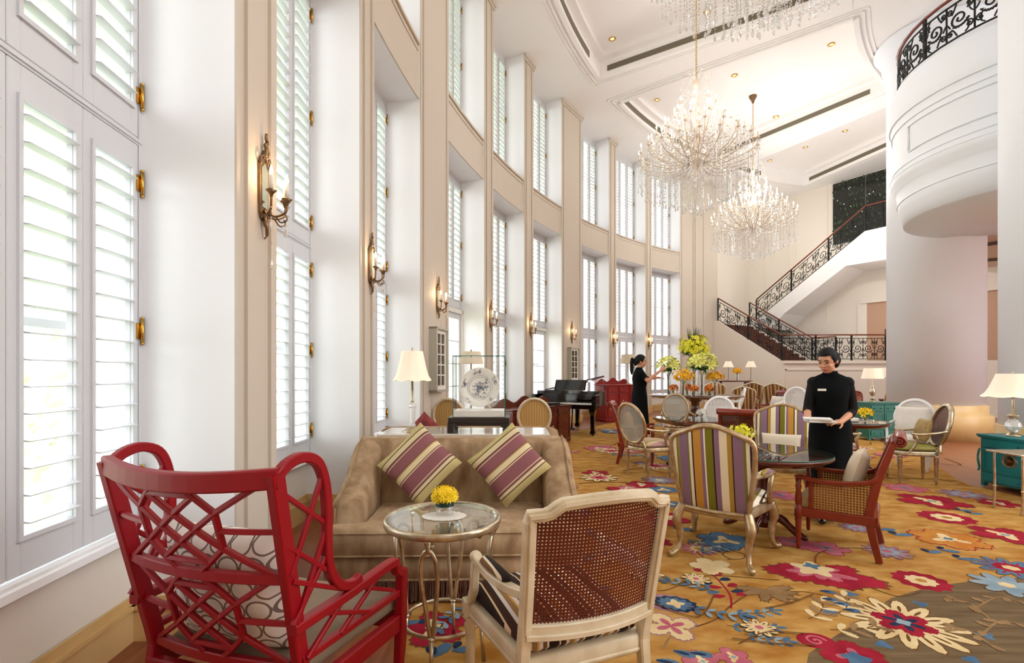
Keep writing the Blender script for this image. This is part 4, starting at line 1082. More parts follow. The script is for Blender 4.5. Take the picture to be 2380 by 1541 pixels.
# ---------------------------------------------------------------- lamps, flowers, cabinets, fittings
def octa(mb, c, r, h=None, mi=None):
    h = h or r; x, y, z = c
    mb.add([(x + r, y, z), (x, y + r, z), (x - r, y, z), (x, y - r, z), (x, y, z + h), (x, y, z - h)], [(0, 1, 4), (1, 2, 4), (2, 3, 4), (3, 0, 4), (1, 0, 5), (2, 1, 5), (3, 2, 5), (0, 3, 5)], False, mi)
def drop(mb, c, r, h, mi=None):
    x, y, z = c
    mb.lathe([(0, h), (r * .5, h * .6), (r, h * .2), (r * .7, -h * .2), (0, -h * .45)], 5, c, mi=mi, smooth=False)
def lamp(name, label, loc, h, rb, rt, hs, style='column', shade=None, group=None, bell=True):
    """table lamp: total height h, shade radii, shade height hs"""
    t = thing(name, label, 'lamp', loc, 0, group); zs = h - hs - .02
    m = MB(); m.lathe([(.075, 0), (.078, .012), (.06, .02), (.05, .035), (.02, .045)], 20); m.build('base', M['silverleaf'], t)
    if style == 'column':
        m = MB(); m.lathe([(.02, .045), (.03, .06), (.024, .07), (.026, .20), (.034, .215), (.03, .23), (.012, .25)], 8, smooth=False); m.build('crystal_stem', M['crystal'], t)
        m = MB(); m.lathe([(.012, .24), (.014, .26), (.011, .28), (.010, zs - .02), (.03, zs), (.01, zs + .015), (.006, h - .03), (.012, h - .015), (.004, h)], 12); m.build('stem', M['silverleaf'], t)
    elif style == 'ball':
        m = MB(); m.lathe([(.015, .045), (.055, .075), (.078, .12), (.07, .165), (.04, .20), (.02, .205)], 14, smooth=False); m.build('crystal_ball', M['crystal'], t)
        m = MB(); m.lathe([(.02, .20), (.03, .215), (.06, .25), (.055, .255), (.016, .265), (.015, zs - .02), (.02, zs), (.008, zs + .02), (.006, h - .03), (.012, h - .015), (.004, h)], 14); m.build('stem', M['silverleaf'], t)
    elif style == 'baluster':
        m = MB(); m.lathe([(.02, .045), (.055, .06), (.03, .09), (.02, .11), (.045, .16), (.06, .21), (.05, .26), (.022, .30), (.04, .32), (.02, .34), (.012, .37), (.01, zs), (.006, h - .03), (.012, h - .015), (.004, h)], 16); m.build('stem', M['silverleaf'], t)
    else:
        m = MB(); m.lathe([(.014, .04), (.009, .07), (.009, zs), (.006, h - .03), (.01, h - .015), (.004, h)], 12); m.build('stem', M['bronze'], t)
    m = MB(); n = 48; rings = []
    for k in range(9):
        q = k / 8; z = h - .03 - hs + hs * q
        r = rb + (rt - rb) * (q ** .62 if bell else q)
        rings.append([(r * (1 + (.035 * (abs(cos(4 * a)) - 1) if bell else 0)) * cos(a), r * (1 + (.035 * (abs(cos(4 * a)) - 1) if bell else 0)) * sin(a), z - (.012 * abs(sin(4 * a)) * (1 - q) if bell else 0)) for a in [2 * pi * j / n for j in range(n)]])
    m.loft(rings, caps=False); m.build('shade', shade or M['shade'], t)
    return t

def chest(name, label, loc, rz, w, d, h, mt, group=None, doors=2, brackets=True):
    """low painted cabinet, front towards local -Y"""
    t = thing(name, label, 'cabinet', loc, rz, group)
    m = MB(); m.rbox(-w / 2, w / 2, -d / 2, d / 2, .05, h - .03, .006)
    for sx in (-1, 1):
        for sy in (-1, 1): m.rbox(sx * w / 2 - (.05 if sx > 0 else 0), sx * w / 2 + (.05 if sx < 0 else 0), sy * d / 2 - (.05 if sy > 0 else 0), sy * d / 2 + (.05 if sy < 0 else 0), 0, .05, .004)
    m.build('body', mt, t)
    m = MB(); m.rbox(-w / 2 - .03, w / 2 + .03, -d / 2 - .03, d / 2 + .02, h - .03, h, .006); m.box(-w / 2 - .015, w / 2 + .015, -d / 2 - .015, d / 2 + .01, h - .045, h - .03); m.build('top', mt, t)
    y = -d / 2; n = doors
    for k in range(n):
        x0, x1 = -w / 2 + .03 + (w - .06) * k / n + .006, -w / 2 + .03 + (w - .06) * (k + 1) / n - .006
        for (z0, z1, nm) in ((h * .76, h - .055, 'drawer'), (h * .12, h * .26, 'drawer'), (h * .29, h * .73, 'door')):
            m = MB(); m.rbox(x0, x1, y - .016, y + .004, z0, z1, .004)
            if nm == 'door':
                for (a, b, c, e) in ((x0 + .03, x1 - .03, z0 + .03, z0 + .04), (x0 + .03, x1 - .03, z1 - .04, z1 - .03), (x0 + .03, x0 + .04, z0 + .03, z1 - .03), (x1 - .04, x1 - .03, z0 + .03, z1 - .03)): m.box(a, b, y - .022, y - .014, c, e)
            o = m.build(nm, mt, t)
            for xx in (((x0 + x1) / 2 - (x1 - x0) * .25, (x0 + x1) / 2 + (x1 - x0) * .25) if nm == 'drawer' else ((x1 - .02) if k % 2 == 0 else (x0 + .02),)):
                mm = MB(); mm.ball((xx, y - .028, (z0 + z1) / 2), .012, 8, 6); mm.build('knob', mt, o)
    if brackets:
        for sx in (-1, 1):
            m = MB(); m.sweep(catmull([(sx * (w / 2 - .01), y - .02, h * .72), (sx * (w / 2 + .0), y - .035, h * .55), (sx * (w / 2 - .015), y - .03, h * .35), (sx * (w / 2 - .01), y - .045, h * .29)], 4), .02, .02); m.build('bracket', mt, t)
    return t

# ---- flowers
def rot_to(d):
    return Vector(d).to_track_quat('Z', 'Y').to_matrix()
def bloom(mb, c, d, r, n=6, mi=0, ctr=None, curl=.35, wide=.36):
    Rm = rot_to(d); c = Vector(c)
    for k in range(n):
        a = 2 * pi * k / n; ca, sa = cos(a), sin(a)
        def P(q, w, z): return c + Rm @ Vector((ca * q * r - sa * w * r, sa * q * r + ca * w * r, z * r))
        mb.add([P(.05, 0, 0), P(.5, -wide / 1.6, curl * .8), P(.5, wide / 1.6, curl * .8), P(.85, -wide * .35, curl), P(.85, wide * .35, curl), P(1.05, 0, curl * .8), P(.5, 0, curl * .55)], [(0, 1, 6), (0, 6, 2), (1, 3, 6), (6, 3, 4), (6, 4, 2), (3, 5, 4)], True, mi)
    if ctr is not None: mb.ball(c + Rm @ Vector((0, 0, r * .1)), r * .22, 6, 4, mi=ctr)
def sphere_dirs(n, up=-.2, seed=1):
    rnd = random.Random(seed); out = []
    for k in range(n):
        z = 1 - (1 - up) * (k + .5) / n; a = 2.39996 * k + rnd.uniform(-.3, .3); r = math.sqrt(max(0, 1 - z * z))
        out.append((r * cos(a), r * sin(a), z))
    return out
def leafblade(mb, p, d, l, w, mi=0):
    Rm = rot_to(d); p = Vector(p)
    mb.add([p, p + Rm @ Vector((w, 0, l * .45)), p + Rm @ Vector((0, w * .4, l * .5)), p + Rm @ Vector((-w, 0, l * .45)), p + Rm @ Vector((0, 0, l))], [(0, 1, 2), (0, 2, 3), (1, 4, 2), (2, 4, 3)], True, mi)
def vase_flowers(name, label, loc, vr, vh, kind, R0, zc, petal, n=20, br=.07, seed=1, squash=.8, group=None, leaves=14):
    t = thing(name, label, 'flower vase', loc, 0, group); rnd = random.Random(seed)
    m = MB(); m.lathe([(vr * .96, 0), (vr, .006), (vr, vh)], 20, caps=False); m.disc(.004, vr * .95, 20); m.lathe([(vr * .9, .02), (vr * .92, vh)], 20, caps=False); m.build('vase', M['glass'], t)
    if kind != 'bowl':
        m = MB()
        for k in range(9):
            a = rnd.uniform(0, 2 * pi); q = rnd.uniform(.2, .7) * vr
            m.tube([(q * cos(a + 2), q * sin(a + 2), .012), (q * cos(a) * .8, q * sin(a) * .8, vh), (R0 * .5 * cos(a), R0 * .5 * sin(a), zc)], .0035, 4)
        m.build('stems', M['stem'], t)
    if leaves:
        m = MB()
        for d in sphere_dirs(leaves, -.75, seed + 3):
            d = Vector((d[0], d[1], -abs(d[2]) * .5 - .1)).normalized(); leafblade(m, (d.x * R0 * .25, d.y * R0 * .25, zc - R0 * .15), (d.x, d.y, d.z * .8), R0 * rnd.uniform(.6, .95), R0 * .12)
            leafblade(m, (d.x * R0 * .1, d.y * R0 * .1, zc - R0 * .5), (d.x, d.y, .4), R0 * .6, R0 * .1)
        f_ = m.build('leaves', M['leaf'], t); f_['kind'] = 'stuff'
    m = MB()
    for d in sphere_dirs(n, -.25 if kind != 'bowl' else -.05, seed):
        r = R0 * (rnd.uniform(.8, 1.02) if kind != 'spray' else rnd.uniform(.55, 1.05))
        p = (d[0] * r, d[1] * r, zc + d[2] * r * squash)
        if kind == 'lily': bloom(m, p, (d[0], d[1], d[2] + .25), br * rnd.uniform(.8, 1.15), 6, 0, None, .35)
        elif kind == 'gerbera': bloom(m, p, d, br, 14, 0, 1, .12, .16)
        elif kind == 'bowl': bloom(m, p, d, br, 8, 0, 0, .25, .3)
        else: bloom(m, p, (d[0] + rnd.uniform(-.5, .5), d[1] + rnd.uniform(-.5, .5), d[2]), br * rnd.uniform(.7, 1.1), 5, 0, None, .2, .5)
    f_ = m.build('blooms', [petal, M['eye']], t); f_['kind'] = 'stuff'
    return t

# ---- wall sconce (local +Y away from the wall)
def sconce(loc, rz, label):
    t = thing('wall_sconce', label, 'wall lamp', loc, rz, None)
    m = MB(); m.prism([(-.05, -.15), (-.03, -.19), (.03, -.19), (.05, -.15), (.055, .13), (.03, .18), (0, .20), (-.03, .18), (-.055, .13)], 0, .018)
    m.v = [(x, z, y) for x, y, z in m.v]; m.f = [f[::-1] for f in m.f]
    m.tube(catmull([(0, .02, -.18), (.012, .035, -.23), (-.006, .03, -.28), (.004, .02, -.305)], 4), [.016] * 5 + [.010] * 4 + [.005] * 4, 6)
    m.build('backplate', M['bronze'], t)
    m = MB(); m.prism([(-.035, -.12), (.035, -.12), (.04, .11), (0, .15), (-.04, .11)], .019, .021); m.v = [(x, z, y) for x, y, z in m.v]; m.f = [f[::-1] for f in m.f]; m.build('mirror', mat('antique_mirror', (190, 196, 176), .08, .9) if 'antique_mirror' not in bpy.data.materials else bpy.data.materials['antique_mirror'], t)
    m = MB(); m.tube(catmull([(0, .02, .19), (0, .03, .23), (.012, .03, .255), (-.01, .03, .275), (.006, .03, .295), (0, .03, .33)], 4), [.02] * 4 + [.012] * 8 + [.009] * 8 + [.002], 6)
    for sx in (-1, 1): m.tube(catmull([(sx * .05, .02, .13), (sx * .06, .025, .16), (sx * .035, .03, .185), (sx * .03, .03, .165)], 4), .007, 5)
    m.build('finial', M['bronze'], t)
    for (x, y, z) in ((0, .15, -.075), (-.095, .10, -.055), (.095, .10, -.055)):
        m = MB(); m.tube(catmull([(0, .02, -.13), (x * .4, y * .5, -.17), (x * .85, y * .9, -.15), (x, y, z - .05), (x, y, z - .01)], 4), .007, 6)
        m.tube(catmull([(x * .5, y * .55, -.168), (x * .75, y * .75, -.205), (x * 1.0, y * 1.0, -.19), (x * .95, y * .95, -.16)], 4), .005, 5)
        m.lathe([(.008, -.03), (.010, -.02), (.014, -.008), (.032, .008), (.028, .012), (.012, .006)], 12, (x, y, z)); ob = m.build('arm', M['bronze'], t)
        m = MB(); m.lathe([(.0125, .006), (.0125, .095), (.006, .10)], 10, (x, y, z)); m.build('candle', M['linen'], ob)
        m = MB(); m.lathe([(.006, .10), (.012, .118), (.009, .135), (.0, .16)], 8, (x, y, z)); m.build('bulb', M['bulb'], ob)
        m = MB()
        for q in range(3): octa(m, (x, y, z - .09 - .03 * q), .006)
        drop(m, (x, y, z - .20), .012, .04); m.build('crystal_drop', M['crystal'], ob)
    m = MB()
    for q in range(4): octa(m, (0, .06, -.33 - .03 * q), .006)
    drop(m, (0, .06, -.47), .013, .045); m.build('crystal_drop', M['crystal'], t)
    return t

# ---- chandelier, hung from z=0
def chandelier(loc, label):
    t = thing('chandelier', label, 'chandelier', loc, 0, 'crystal chandeliers')
    m = MB(); m.lathe([(.0, -.22), (.03, -.2), (.04, -.15), (.09, -.06), (.105, -.03), (.10, 0)], 20); m.build('canopy', M['bronze'], t)
    m = MB(); z = -.2; k = 0
    while z > -2.0:
        a = pi / 2 * (k % 2); c, s_ = cos(a) * .016, sin(a) * .016
        m.tube([(c * cos(q), s_ * cos(q), z - .03 + .036 * sin(q)) for q in [2 * pi * j / 8 for j in range(8)]], .005, 4, closed=True); z -= .055; k += 1
    m.build('chain', M['brass'], t)
    m = MB(); m.lathe([(.0, -2.0), (.02, -2.02), (.06, -2.1), (.05, -2.2), (.02, -2.26), (.014, -2.9), (.05, -2.95), (.09, -3.05), (.06, -3.15), (.025, -3.22), (.03, -3.5), (.10, -3.6), (.12, -3.7), (.07, -3.8), (.03, -3.86), (.03, -4.3), (.06, -4.35), (.0, -4.45)], 16); m.build('stem', M['chand'], t)
    rnd = random.Random(11)
    tiers = [(1.10, 20, -3.50, -3.62, .0), (.86, 16, -3.22, -3.45, .2), (.62, 12, -2.95, -3.15, .0), (.36, 8, -2.62, -3.0, .3)]
    cr = MB(); am = {}
    for (r, n, zc, zi, ph) in tiers:
        for k in range(n):
            a = ph + 2 * pi * k / n
            if r not in am:
                m = MB(); m.tube(catmull([(.03, 0, zi), (r * .35, 0, zi - .20), (r * .75, 0, zi - .14), (r * .97, 0, zc - .16), (r, 0, zc - .02)], 4), .011, 5)
                m.tube(catmull([(r * .45, 0, zi - .18), (r * .5, 0, zi + .02), (r * .62, 0, zi + .02), (r * .6, 0, zi - .08)], 4), .006, 4)
                m.lathe([(.012, -.03), (.045, .0), (.04, .006), (.014, .004), (.014, .10), (.006, .105)], 8, (r, 0, zc)); o = m.build('arm', M['chand'], t)
                b = MB(); b.lathe([(.007, .105), (.018, .13), (.013, .155), (0, .19)], 7, (r, 0, zc)); ob = b.build('bulb', M['bulb'], o); am[r] = (o, ob)
            else:
                o = am[r][0].copy(); COL.objects.link(o); o.parent = t
                ob = am[r][1].copy(); COL.objects.link(ob); ob.parent = o
            o.rotation_euler = (0, 0, a)
            x, y = cos(a), sin(a)
            for q in range(5):
                aa = 2 * pi * q / 5; octa(cr, (x * r + .045 * cos(aa), y * r + .045 * sin(aa), zc - .03), .008, .012); drop(cr, (x * r + .045 * cos(aa), y * r + .045 * sin(aa), zc - .085), .011, .04)
            for q in range(4):   # swag towards the stem
                f = .3 + .17 * q; octa(cr, (x * r * f, y * r * f, zi - .12 - .12 * sin(pi * f)), .014, .02)
    for k in range(8):   # crown curls
        a = 2 * pi * k / 8
        for (z0, s_) in ((-2.12, 1.0), (-2.5, 1.25), (-2.9, 1.1)):
            if 'c%.2f' % z0 not in am:
                m = MB(); m.tube(catmull([(.03, 0, z0 - .05), (.10 * s_, 0, z0 + .12), (.2 * s_, 0, z0 + .18), (.28 * s_, 0, z0 + .12), (.29 * s_, 0, z0 + .03)], 4), .006, 4); o = m.build('scroll', M['chand'], t); am['c%.2f' % z0] = o
            else: o = am['c%.2f' % z0].copy(); COL.objects.link(o); o.parent = t
            o.rotation_euler = (0, 0, a + s_)
            drop(cr, (cos(a + s_) * .29 * s_, sin(a + s_) * .29 * s_, z0 - .03), .014, .05)
    for (r, n) in ((.04, 3), (.16, 8), (.30, 16), (.45, 24), (.60, 32), (.76, 38), (.92, 46), (1.08, 56)):
        for k in range(n):
            a = 2 * pi * (k + rnd.random() * .6) / n; rr = abs(r + rnd.uniform(-.05, .05))
            zb = -4.78 + .60 * (rr / 1.1) ** .9 + rnd.uniform(-.05, .03); zt = -3.62 - .22 * (1 - rr / 1.1)
            z = zt
            while z > zb + .05:
                s_ = rnd.choice((.008, .010, .012)); octa(cr, (rr * cos(a), rr * sin(a), z), s_, s_ * 1.4); z -= rnd.choice((.03, .038, .046))
            drop(cr, (rr * cos(a), rr * sin(a), zb), .017, .06)
    for k in range(900):
        a = rnd.uniform(0, 2 * pi); q = rnd.random(); r = 1.08 * math.sqrt(q); z = -3.62 + .9 * (1 - r / 1.1) * rnd.random() + rnd.uniform(-.15, .1)
        octa(cr, (r * cos(a), r * sin(a), z), rnd.uniform(.008, .02), rnd.uniform(.015, .03))
    o = cr.build('crystal_strands', M['crystal'], t); o['kind'] = 'stuff'
    return t

# ---- framed mullioned mirror (local +Y away from wall)
def frame_box(loc, rz, label, w=.50, h=.94, d=.13):
    t = thing('framed_panel', label, 'wall frame', loc, rz)
    m = MB()
    for (a, b, c, e) in ((-w / 2, -w / 2 + .035, 0, h), (w / 2 - .035, w / 2, 0, h), (-w / 2, w / 2, 0, .035), (-w / 2, w / 2, h - .035, h)): m.rbox(a, b, 0, d, c, e, .004)
    m.build('outer_frame', mat('grey_silver_frame', (190, 186, 172), .4, .2) if 'grey_silver_frame' not in bpy.data.materials else bpy.data.materials['grey_silver_frame'], t)
    m = MB(); m.box(-w / 2 + .03, w / 2 - .03, .0, d - .05, .03, h - .03); m.build('picture', mat('dark_panes', (92, 74, 52), .15, noise=.7, nscale=9, col2=(30, 26, 20)) if 'dark_panes' not in bpy.data.materials else bpy.data.materials['dark_panes'], t)
    m = MB(); x0, x1, z0, z1 = -w / 2 + .09, w / 2 - .09, .09, h - .09
    for (a, b, c, e) in ((-w / 2 + .035, x0, .035, h - .035), (x1, w / 2 - .035, .035, h - .035), (x0, x1, .035, z0), (x0, x1, z1, h - .035)): m.box(a, b, d - .05, d - .035, c, e)
    for k in range(1, 2): m.box(-.012, .012, d - .05, d - .03, z0, z1)
    for k in range(1, 5): m.box(x0, x1, d - .05, d - .032, z0 + (z1 - z0) * k / 5 - .009, z0 + (z1 - z0) * k / 5 + .009)
    m.build('mullions', M['trimw'], t)
    return t

# ---- grand piano: keyboard towards local -Y, tail towards +Y
def piano(label, loc, rz):
    t = thing('grand_piano', label, 'piano', loc, rz)
    out = [(-.75, -.25), (.75, -.25), (.76, .2)] + [tuple(p)[:2] for p in catmull([(.76, .25, 0), (.70, .5, 0), (.45, .75, 0), (.28, 1.0, 0), (.15, 1.25, 0), (-.1, 1.42, 0), (-.45, 1.45, 0), (-.68, 1.3, 0)], 4)] + [(-.75, 1.1)]
    m = MB(); m.prism(out, .66, .97, smooth=False); m.build('case', M['black'], t)
    m = MB(); m.rbox(-.76, .76, -.55, -.22, .60, .70, .006); m.rbox(-.76, -.66, -.55, -.22, .70, .92, .01); m.rbox(.66, .76, -.55, -.22, .70, .92, .01); m.build('key_bed', M['black'], t)
    m = MB(); m.box(-.655, .655, -.53, -.36, .70, .732, ); ks = m.build('white_keys', M['porc'], t)
    m = MB()
    for k in range(36):
        x = -.64 + 1.28 * (k + .5) / 36
        if k % 7 not in (2, 6): m.box(x + .012, x + .026, -.46, -.365, .732, .745)
    m.build('black_keys', M['black'], t)
    m = MB(); m.rbox(-.65, .65, -.35, -.31, .72, .93, .01); m.build('fallboard', M['black'], t)
    m = MB(); rr = MB(); T = Matrix.Translation((-.74, .2, .98)) @ Matrix.Rotation(R(-13), 4, 'Y')
    m.T = T; ol = [(x + .75, y - .2) for x, y in out if y >= .18]; m.prism([(0, .02)] + [(1.5, .02)] + ol[1:], 0, .022); m.build('lid', M['black'], t)
    m = MB(); m.box(-.75, .75, -.25, .18, .972, .99); m.build('front_lid', M['black'], t)
    m = MB(); m.tube([(.62, .75, .97), (.56, .75, 1.25)], .01, 6); m.build('lid_prop', M['black'], t)
    m = MB(); m.sweep([(-.36, -.12, 1.0), (-.36, .0, 1.22)], .02, .02); m.sweep([(.36, -.12, 1.0), (.36, .0, 1.22)], .02, .02)
    m.add([(-.38, -.10, 1.0), (.38, -.10, 1.0), (.38, .02, 1.24), (-.38, .02, 1.24), (-.38, -.08, .995), (.38, -.08, .995), (.38, .04, 1.235), (-.38, .04, 1.235)], [(0, 1, 2, 3), (7, 6, 5, 4), (0, 4, 5, 1), (1, 5, 6, 2), (2, 6, 7, 3), (3, 7, 4, 0)], False); m.build('music_desk', M['black'], t)
    for (x, y) in ((-.62, -.3), (.62, -.3), (-.2, 1.1)):
        m = MB(); m.rbox(x - .075, x + .075, y - .075, y + .075, .56, .66, .01); m.loft([[(x + a * s_, y + b * s_, z) for a, b in ((-1, -1), (1, -1), (1, 1), (-1, 1))] for s_, z in ((.07, .56), (.045, .45), (.04, .12), (.055, .06), (.05, .03))], smooth=False); m.lathe([(.02, 0), (.028, .015), (.02, .03)], 10, (x, y, 0)); m.build('leg', M['black'], t)
    m = MB(); m.tube([(-.08, -.1, .66), (-.06, -.12, .12)], .018, 6); m.tube([(.08, -.1, .66), (.06, -.12, .12)], .018, 6); m.rbox(-.14, .14, -.2, -.06, .08, .14, .01); m.build('pedal_lyre', M['black'], t)
    return t

def wood_cabinet(name, label, loc, rz, w, d, h, body, gallery=True, panels=3, inlay=None):
    t = thing(name, label, 'cabinet', loc, rz)
    m = MB(); m.rbox(-w / 2, w / 2, -d / 2, d / 2, .08, h - .03, .006); m.rbox(-w / 2 - .01, w / 2 + .01, -d / 2 - .01, d / 2 + .01, 0, .08, .006); m.build('body', body, t)
    m = MB(); m.rbox(-w / 2 - .025, w / 2 + .025, -d / 2 - .025, d / 2 + .01, h - .03, h, .008); m.build('top', body, t)
    for k in range(panels):
        x0 = -w / 2 + .04 + (w - .08) * k / panels + .015; x1 = -w / 2 + .04 + (w - .08) * (k + 1) / panels - .015
        for (z0, z1, nm) in ((h * .80, h - .06, 'drawer'), (.12, h * .77, 'door')):
            m = MB(); m.rbox(x0, x1, -d / 2 - .012, -d / 2 + .01, z0, z1, .004)
            for (a, b, c, e) in ((x0, x1, z0, z0 + .025), (x0, x1, z1 - .025, z1), (x0, x0 + .03, z0, z1), (x1 - .03, x1, z0, z1)): m.box(a, b, -d / 2 - .022, -d / 2 - .010, c, e)
            o = m.build(nm, body, t)
            if inlay and nm == 'door':
                g = MB(); rnd = random.Random(k + 5); xc, zc = (x0 + x1) / 2, (z0 + z1) / 2
                for q in range(14): g.ball((xc + rnd.uniform(-.1, .1) * (x1 - x0) * 3, -d / 2 - .013, zc + rnd.uniform(-.15, .15)), (rnd.uniform(.01, .03), .004, rnd.uniform(.008, .02)), 6, 4)
                g.build('inlay', inlay, o)
    if gallery:
        m = MB(); n = 40; top = [(-w / 2 + w * k / n, h + .08 + .055 * cos(3 * 2 * pi * k / n + pi) + .06 * sin(pi * k / n)) for k in range(n + 1)]
        poly = [(-w / 2, h)] + top + [(w / 2, h)]
        vs = [(x, d / 2 - .03, z) for x, z in poly] + [(x, d / 2, z) for x, z in poly]; N = len(poly)
        m.add(vs, [tuple(range(N)), tuple(range(2 * N - 1, N - 1, -1))] + [((k + 1) % N, k, N + k, N + (k + 1) % N) for k in range(N)], False); m.build('gallery', body, t)
    return t
# ---------------------------------------------------------------- people
def cap(mb, p0, p1, r0, r1, n=10):
    p0, p1 = Vector(p0), Vector(p1); pts = []; rr = []
    d = (p1 - p0); L = d.length; d.normalize()
    for k in range(4):
        a = pi / 2 * k / 4; pts.append(p0 - d * r0 * cos(a)); rr.append(max(1e-4, r0 * sin(a)))
    for k in range(5): q = k / 4; pts.append(p0.lerp(p1, q)); rr.append(r0 + (r1 - r0) * q)
    for k in range(1, 5):
        a = pi / 2 * k / 4; pts.append(p1 + d * r1 * sin(a)); rr.append(max(1e-4, r1 * cos(a)))
    mb.tube(pts, rr, n)
def hand(mb, w, d, n, sgn, curl=.5, thumb=.6):
    """w wrist, d finger direction, n back-of-hand normal, sgn +1 if the thumb lies on d x n"""
    w, d, n = Vector(w), Vector(d).normalized(), Vector(n); n = (n - d * n.dot(d)).normalized(); s_ = d.cross(n) * sgn
    Rm = Matrix((s_, d, n)).transposed()
    mb.ball(w + d * .045, (.038, .05, .016), 12, 8, rot=Rm); cap(mb, w - d * .01, w + d * .04, .024, .026)
    for i, L in enumerate((.066, .076, .070, .055)):
        p = w + d * .082 + s_ * (.028 - .0185 * i) - d * (.004 * abs(i - 1.2)); dd = (d + s_ * (.10 - .06 * i)).normalized()
        for j, f in enumerate((.46, .30, .24)):
            dd = (dd - n * curl * (.35 + .25 * j)).normalized(); q = p + dd * L * f; cap(mb, p, q, .0088 - .0008 * j, .0082 - .0008 * j, 8); p = q
    p = w + d * .022 + s_ * .030
    dd = (d * .55 + s_ * .75 - n * .25).normalized()
    for j, L in enumerate((.034, .028, .024)):
        q = p + dd * L; cap(mb, p, q, .0115 - .0012 * j, .0105 - .0012 * j, 8); p = q; dd = (dd + d * .45 * thumb - s_ * .35 * thumb - n * .15).normalized()
def person(label, loc, rz, scale, arms, yaw, pitch, sleeve, stride, pony, hem=.12, lean=0.0):
    t = thing('person', label, 'person', loc, rz); t.scale = (scale,) * 3
    b = MB()
    b.ball((0, 0, .93), (.155, .11, .13), 14, 10); b.ball((0, 0, 1.06), (.125, .09, .14), 14, 10); b.ball((0, .012, 1.22), (.14, .10, .15), 14, 10)
    for s_ in (-1, 1): b.ball((s_ * .068, .075, 1.20), (.06, .05, .058), 10, 8); b.ball((s_ * .128, -.005, 1.305), (.05, .05, .044), 10, 8)
    cap(b, (0, -.015, 1.31), (0, .005, 1.44), .052, .045); cap(b, (-.10, -.01, 1.318), (.10, -.01, 1.318), .038, .038)
    HT = Matrix.Translation((0, .0, 1.43)) @ Matrix.Rotation(yaw, 4, 'Z') @ Matrix.Rotation(-pitch, 4, 'X') @ Matrix.Translation((0, 0, -1.43))
    b.T = HT
    b.ball((0, .012, 1.555), (.072, .092, .095), 18, 12); b.ball((0, .042, 1.50), (.060, .062, .085), 16, 10); b.ball((0, .066, 1.452), (.034, .032, .026), 10, 8)
    b.ball((0, .098, 1.525), (.011, .016, .028), 8, 6); b.ball((0, .112, 1.508), (.014, .014, .011), 8, 6); b.ball((0, .098, 1.473), (.024, .010, .010), 10, 6)
    for s_ in (-1, 1):
        b.ball((s_ * .073, .0, 1.525), (.010, .020, .030), 8, 6); b.ball((s_ * .036, .078, 1.505), (.022, .020, .02), 8, 6); b.ball((s_ * .030, .092, 1.562), (.026, .010, .008), 8, 6)
    b.T = None
    for s_, (el, wr, hd, hn, cu) in zip((1, -1), arms):
        sh = (s_ * .14, -.005, 1.295); cap(b, sh, el, .041, .037); cap(b, el, wr, .039, .025); hand(b, wr, hd, hn, s_, cu)
    for s_ in (-1, 1):
        y = s_ * stride; cap(b, (s_ * .085, 0, .88), (s_ * .08, y * .6, .49), .082, .055); cap(b, (s_ * .08, y * .6, .49), (s_ * .075, y, .10), .054, .034); cap(b, (s_ * .075, y - .02, .045), (s_ * .08, y + .13, .035), .036, .028)
    o = b.build('body', M['skin'], t)
    md = o.modifiers.new('union', 'REMESH'); md.mode = 'VOXEL'; md.voxel_size = .0055; md.use_smooth_shade = True
    sm_ = o.modifiers.new('smooth', 'SMOOTH'); sm_.factor = .5; sm_.iterations = 3
    # clothes
    def ring(z, rx, ry, cy=0, cx=0, n=28): return [(cx + rx * cos(2 * pi * k / n), cy + ry * sin(2 * pi * k / n), z) for k in range(n)]
    m = MB(); m.loft([ring(.80, .182, .14), ring(.90, .176, .136), ring(.98, .158, .122), ring(1.06, .143, .112, .005), ring(1.14, .145, .124, .012), ring(1.21, .158, .140, .016), ring(1.28, .164, .120, .008), ring(1.33, .166, .088, 0), ring(1.358, .15, .07, -.004), ring(1.378, .115, .066, -.005), ring(1.397, .075, .062, -.005), ring(1.410, .062, .058, -.003), ring(1.425, .058, .056, 0)], caps=False)
    for z in (1.32, 1.25, 1.18, 1.10, 1.02): m.ball((0, .128 if z < 1.3 else .098, z), .008, 6, 4)
    m.build('tunic', M['cloth'], t)
    m = MB(); n = 40; rings = []
    for z, rx, ry in ((.90, .17, .13), (.80, .18, .14), (.6, .18, .155), (.4, .186, .17), (.25, .19, .18), (hem, .195, .19)):
        q = max(0, (.85 - z)); rings.append([(rx * (1 + .10 * q * cos(7 * 2 * pi * k / n)) * cos(2 * pi * k / n), (ry + abs(stride) * q * .6) * (1 + .10 * q * cos(7 * 2 * pi * k / n)) * sin(2 * pi * k / n), z) for k in range(n)])
    m.loft(rings, caps=False); m.build('skirt', M['cloth'], t)
    for s_, (el, wr, hd, hn, cu) in zip((1, -1), arms):
        m = MB(); el, wr = Vector(el), Vector(wr); sh = Vector((s_ * .138, -.005, 1.312))
        pts = [sh, sh.lerp(el, .3), sh.lerp(el, .65)]; rr = [.050, .049, .046]
        if sleeve <= 1: pts += [sh.lerp(el, sleeve)]; rr += [.060]
        else: pts += [sh.lerp(el, .93), el.lerp(wr, .12), el.lerp(wr, sleeve - 1)]; rr += [.042, .040, .041]
        m.tube(pts, rr, 14, caps=False); m.ball(sh, (.056, .060, .058), 12, 8); m.build('sleeve', M['sheer'] if sleeve > 1 else M['cloth'], t)
    for s_ in (-1, 1):
        y = s_ * stride; m = MB(); cap(m, (s_ * .075, y - .03, .042), (s_ * .08, y + .145, .034), .043, .034); m.box(s_ * .075 - .028, s_ * .075 + .028, y - .06, y - .01, 0, .045); m.build('shoe', M['black'], t)
    m = MB(); m.T = HT; nu, nv = 20, 12
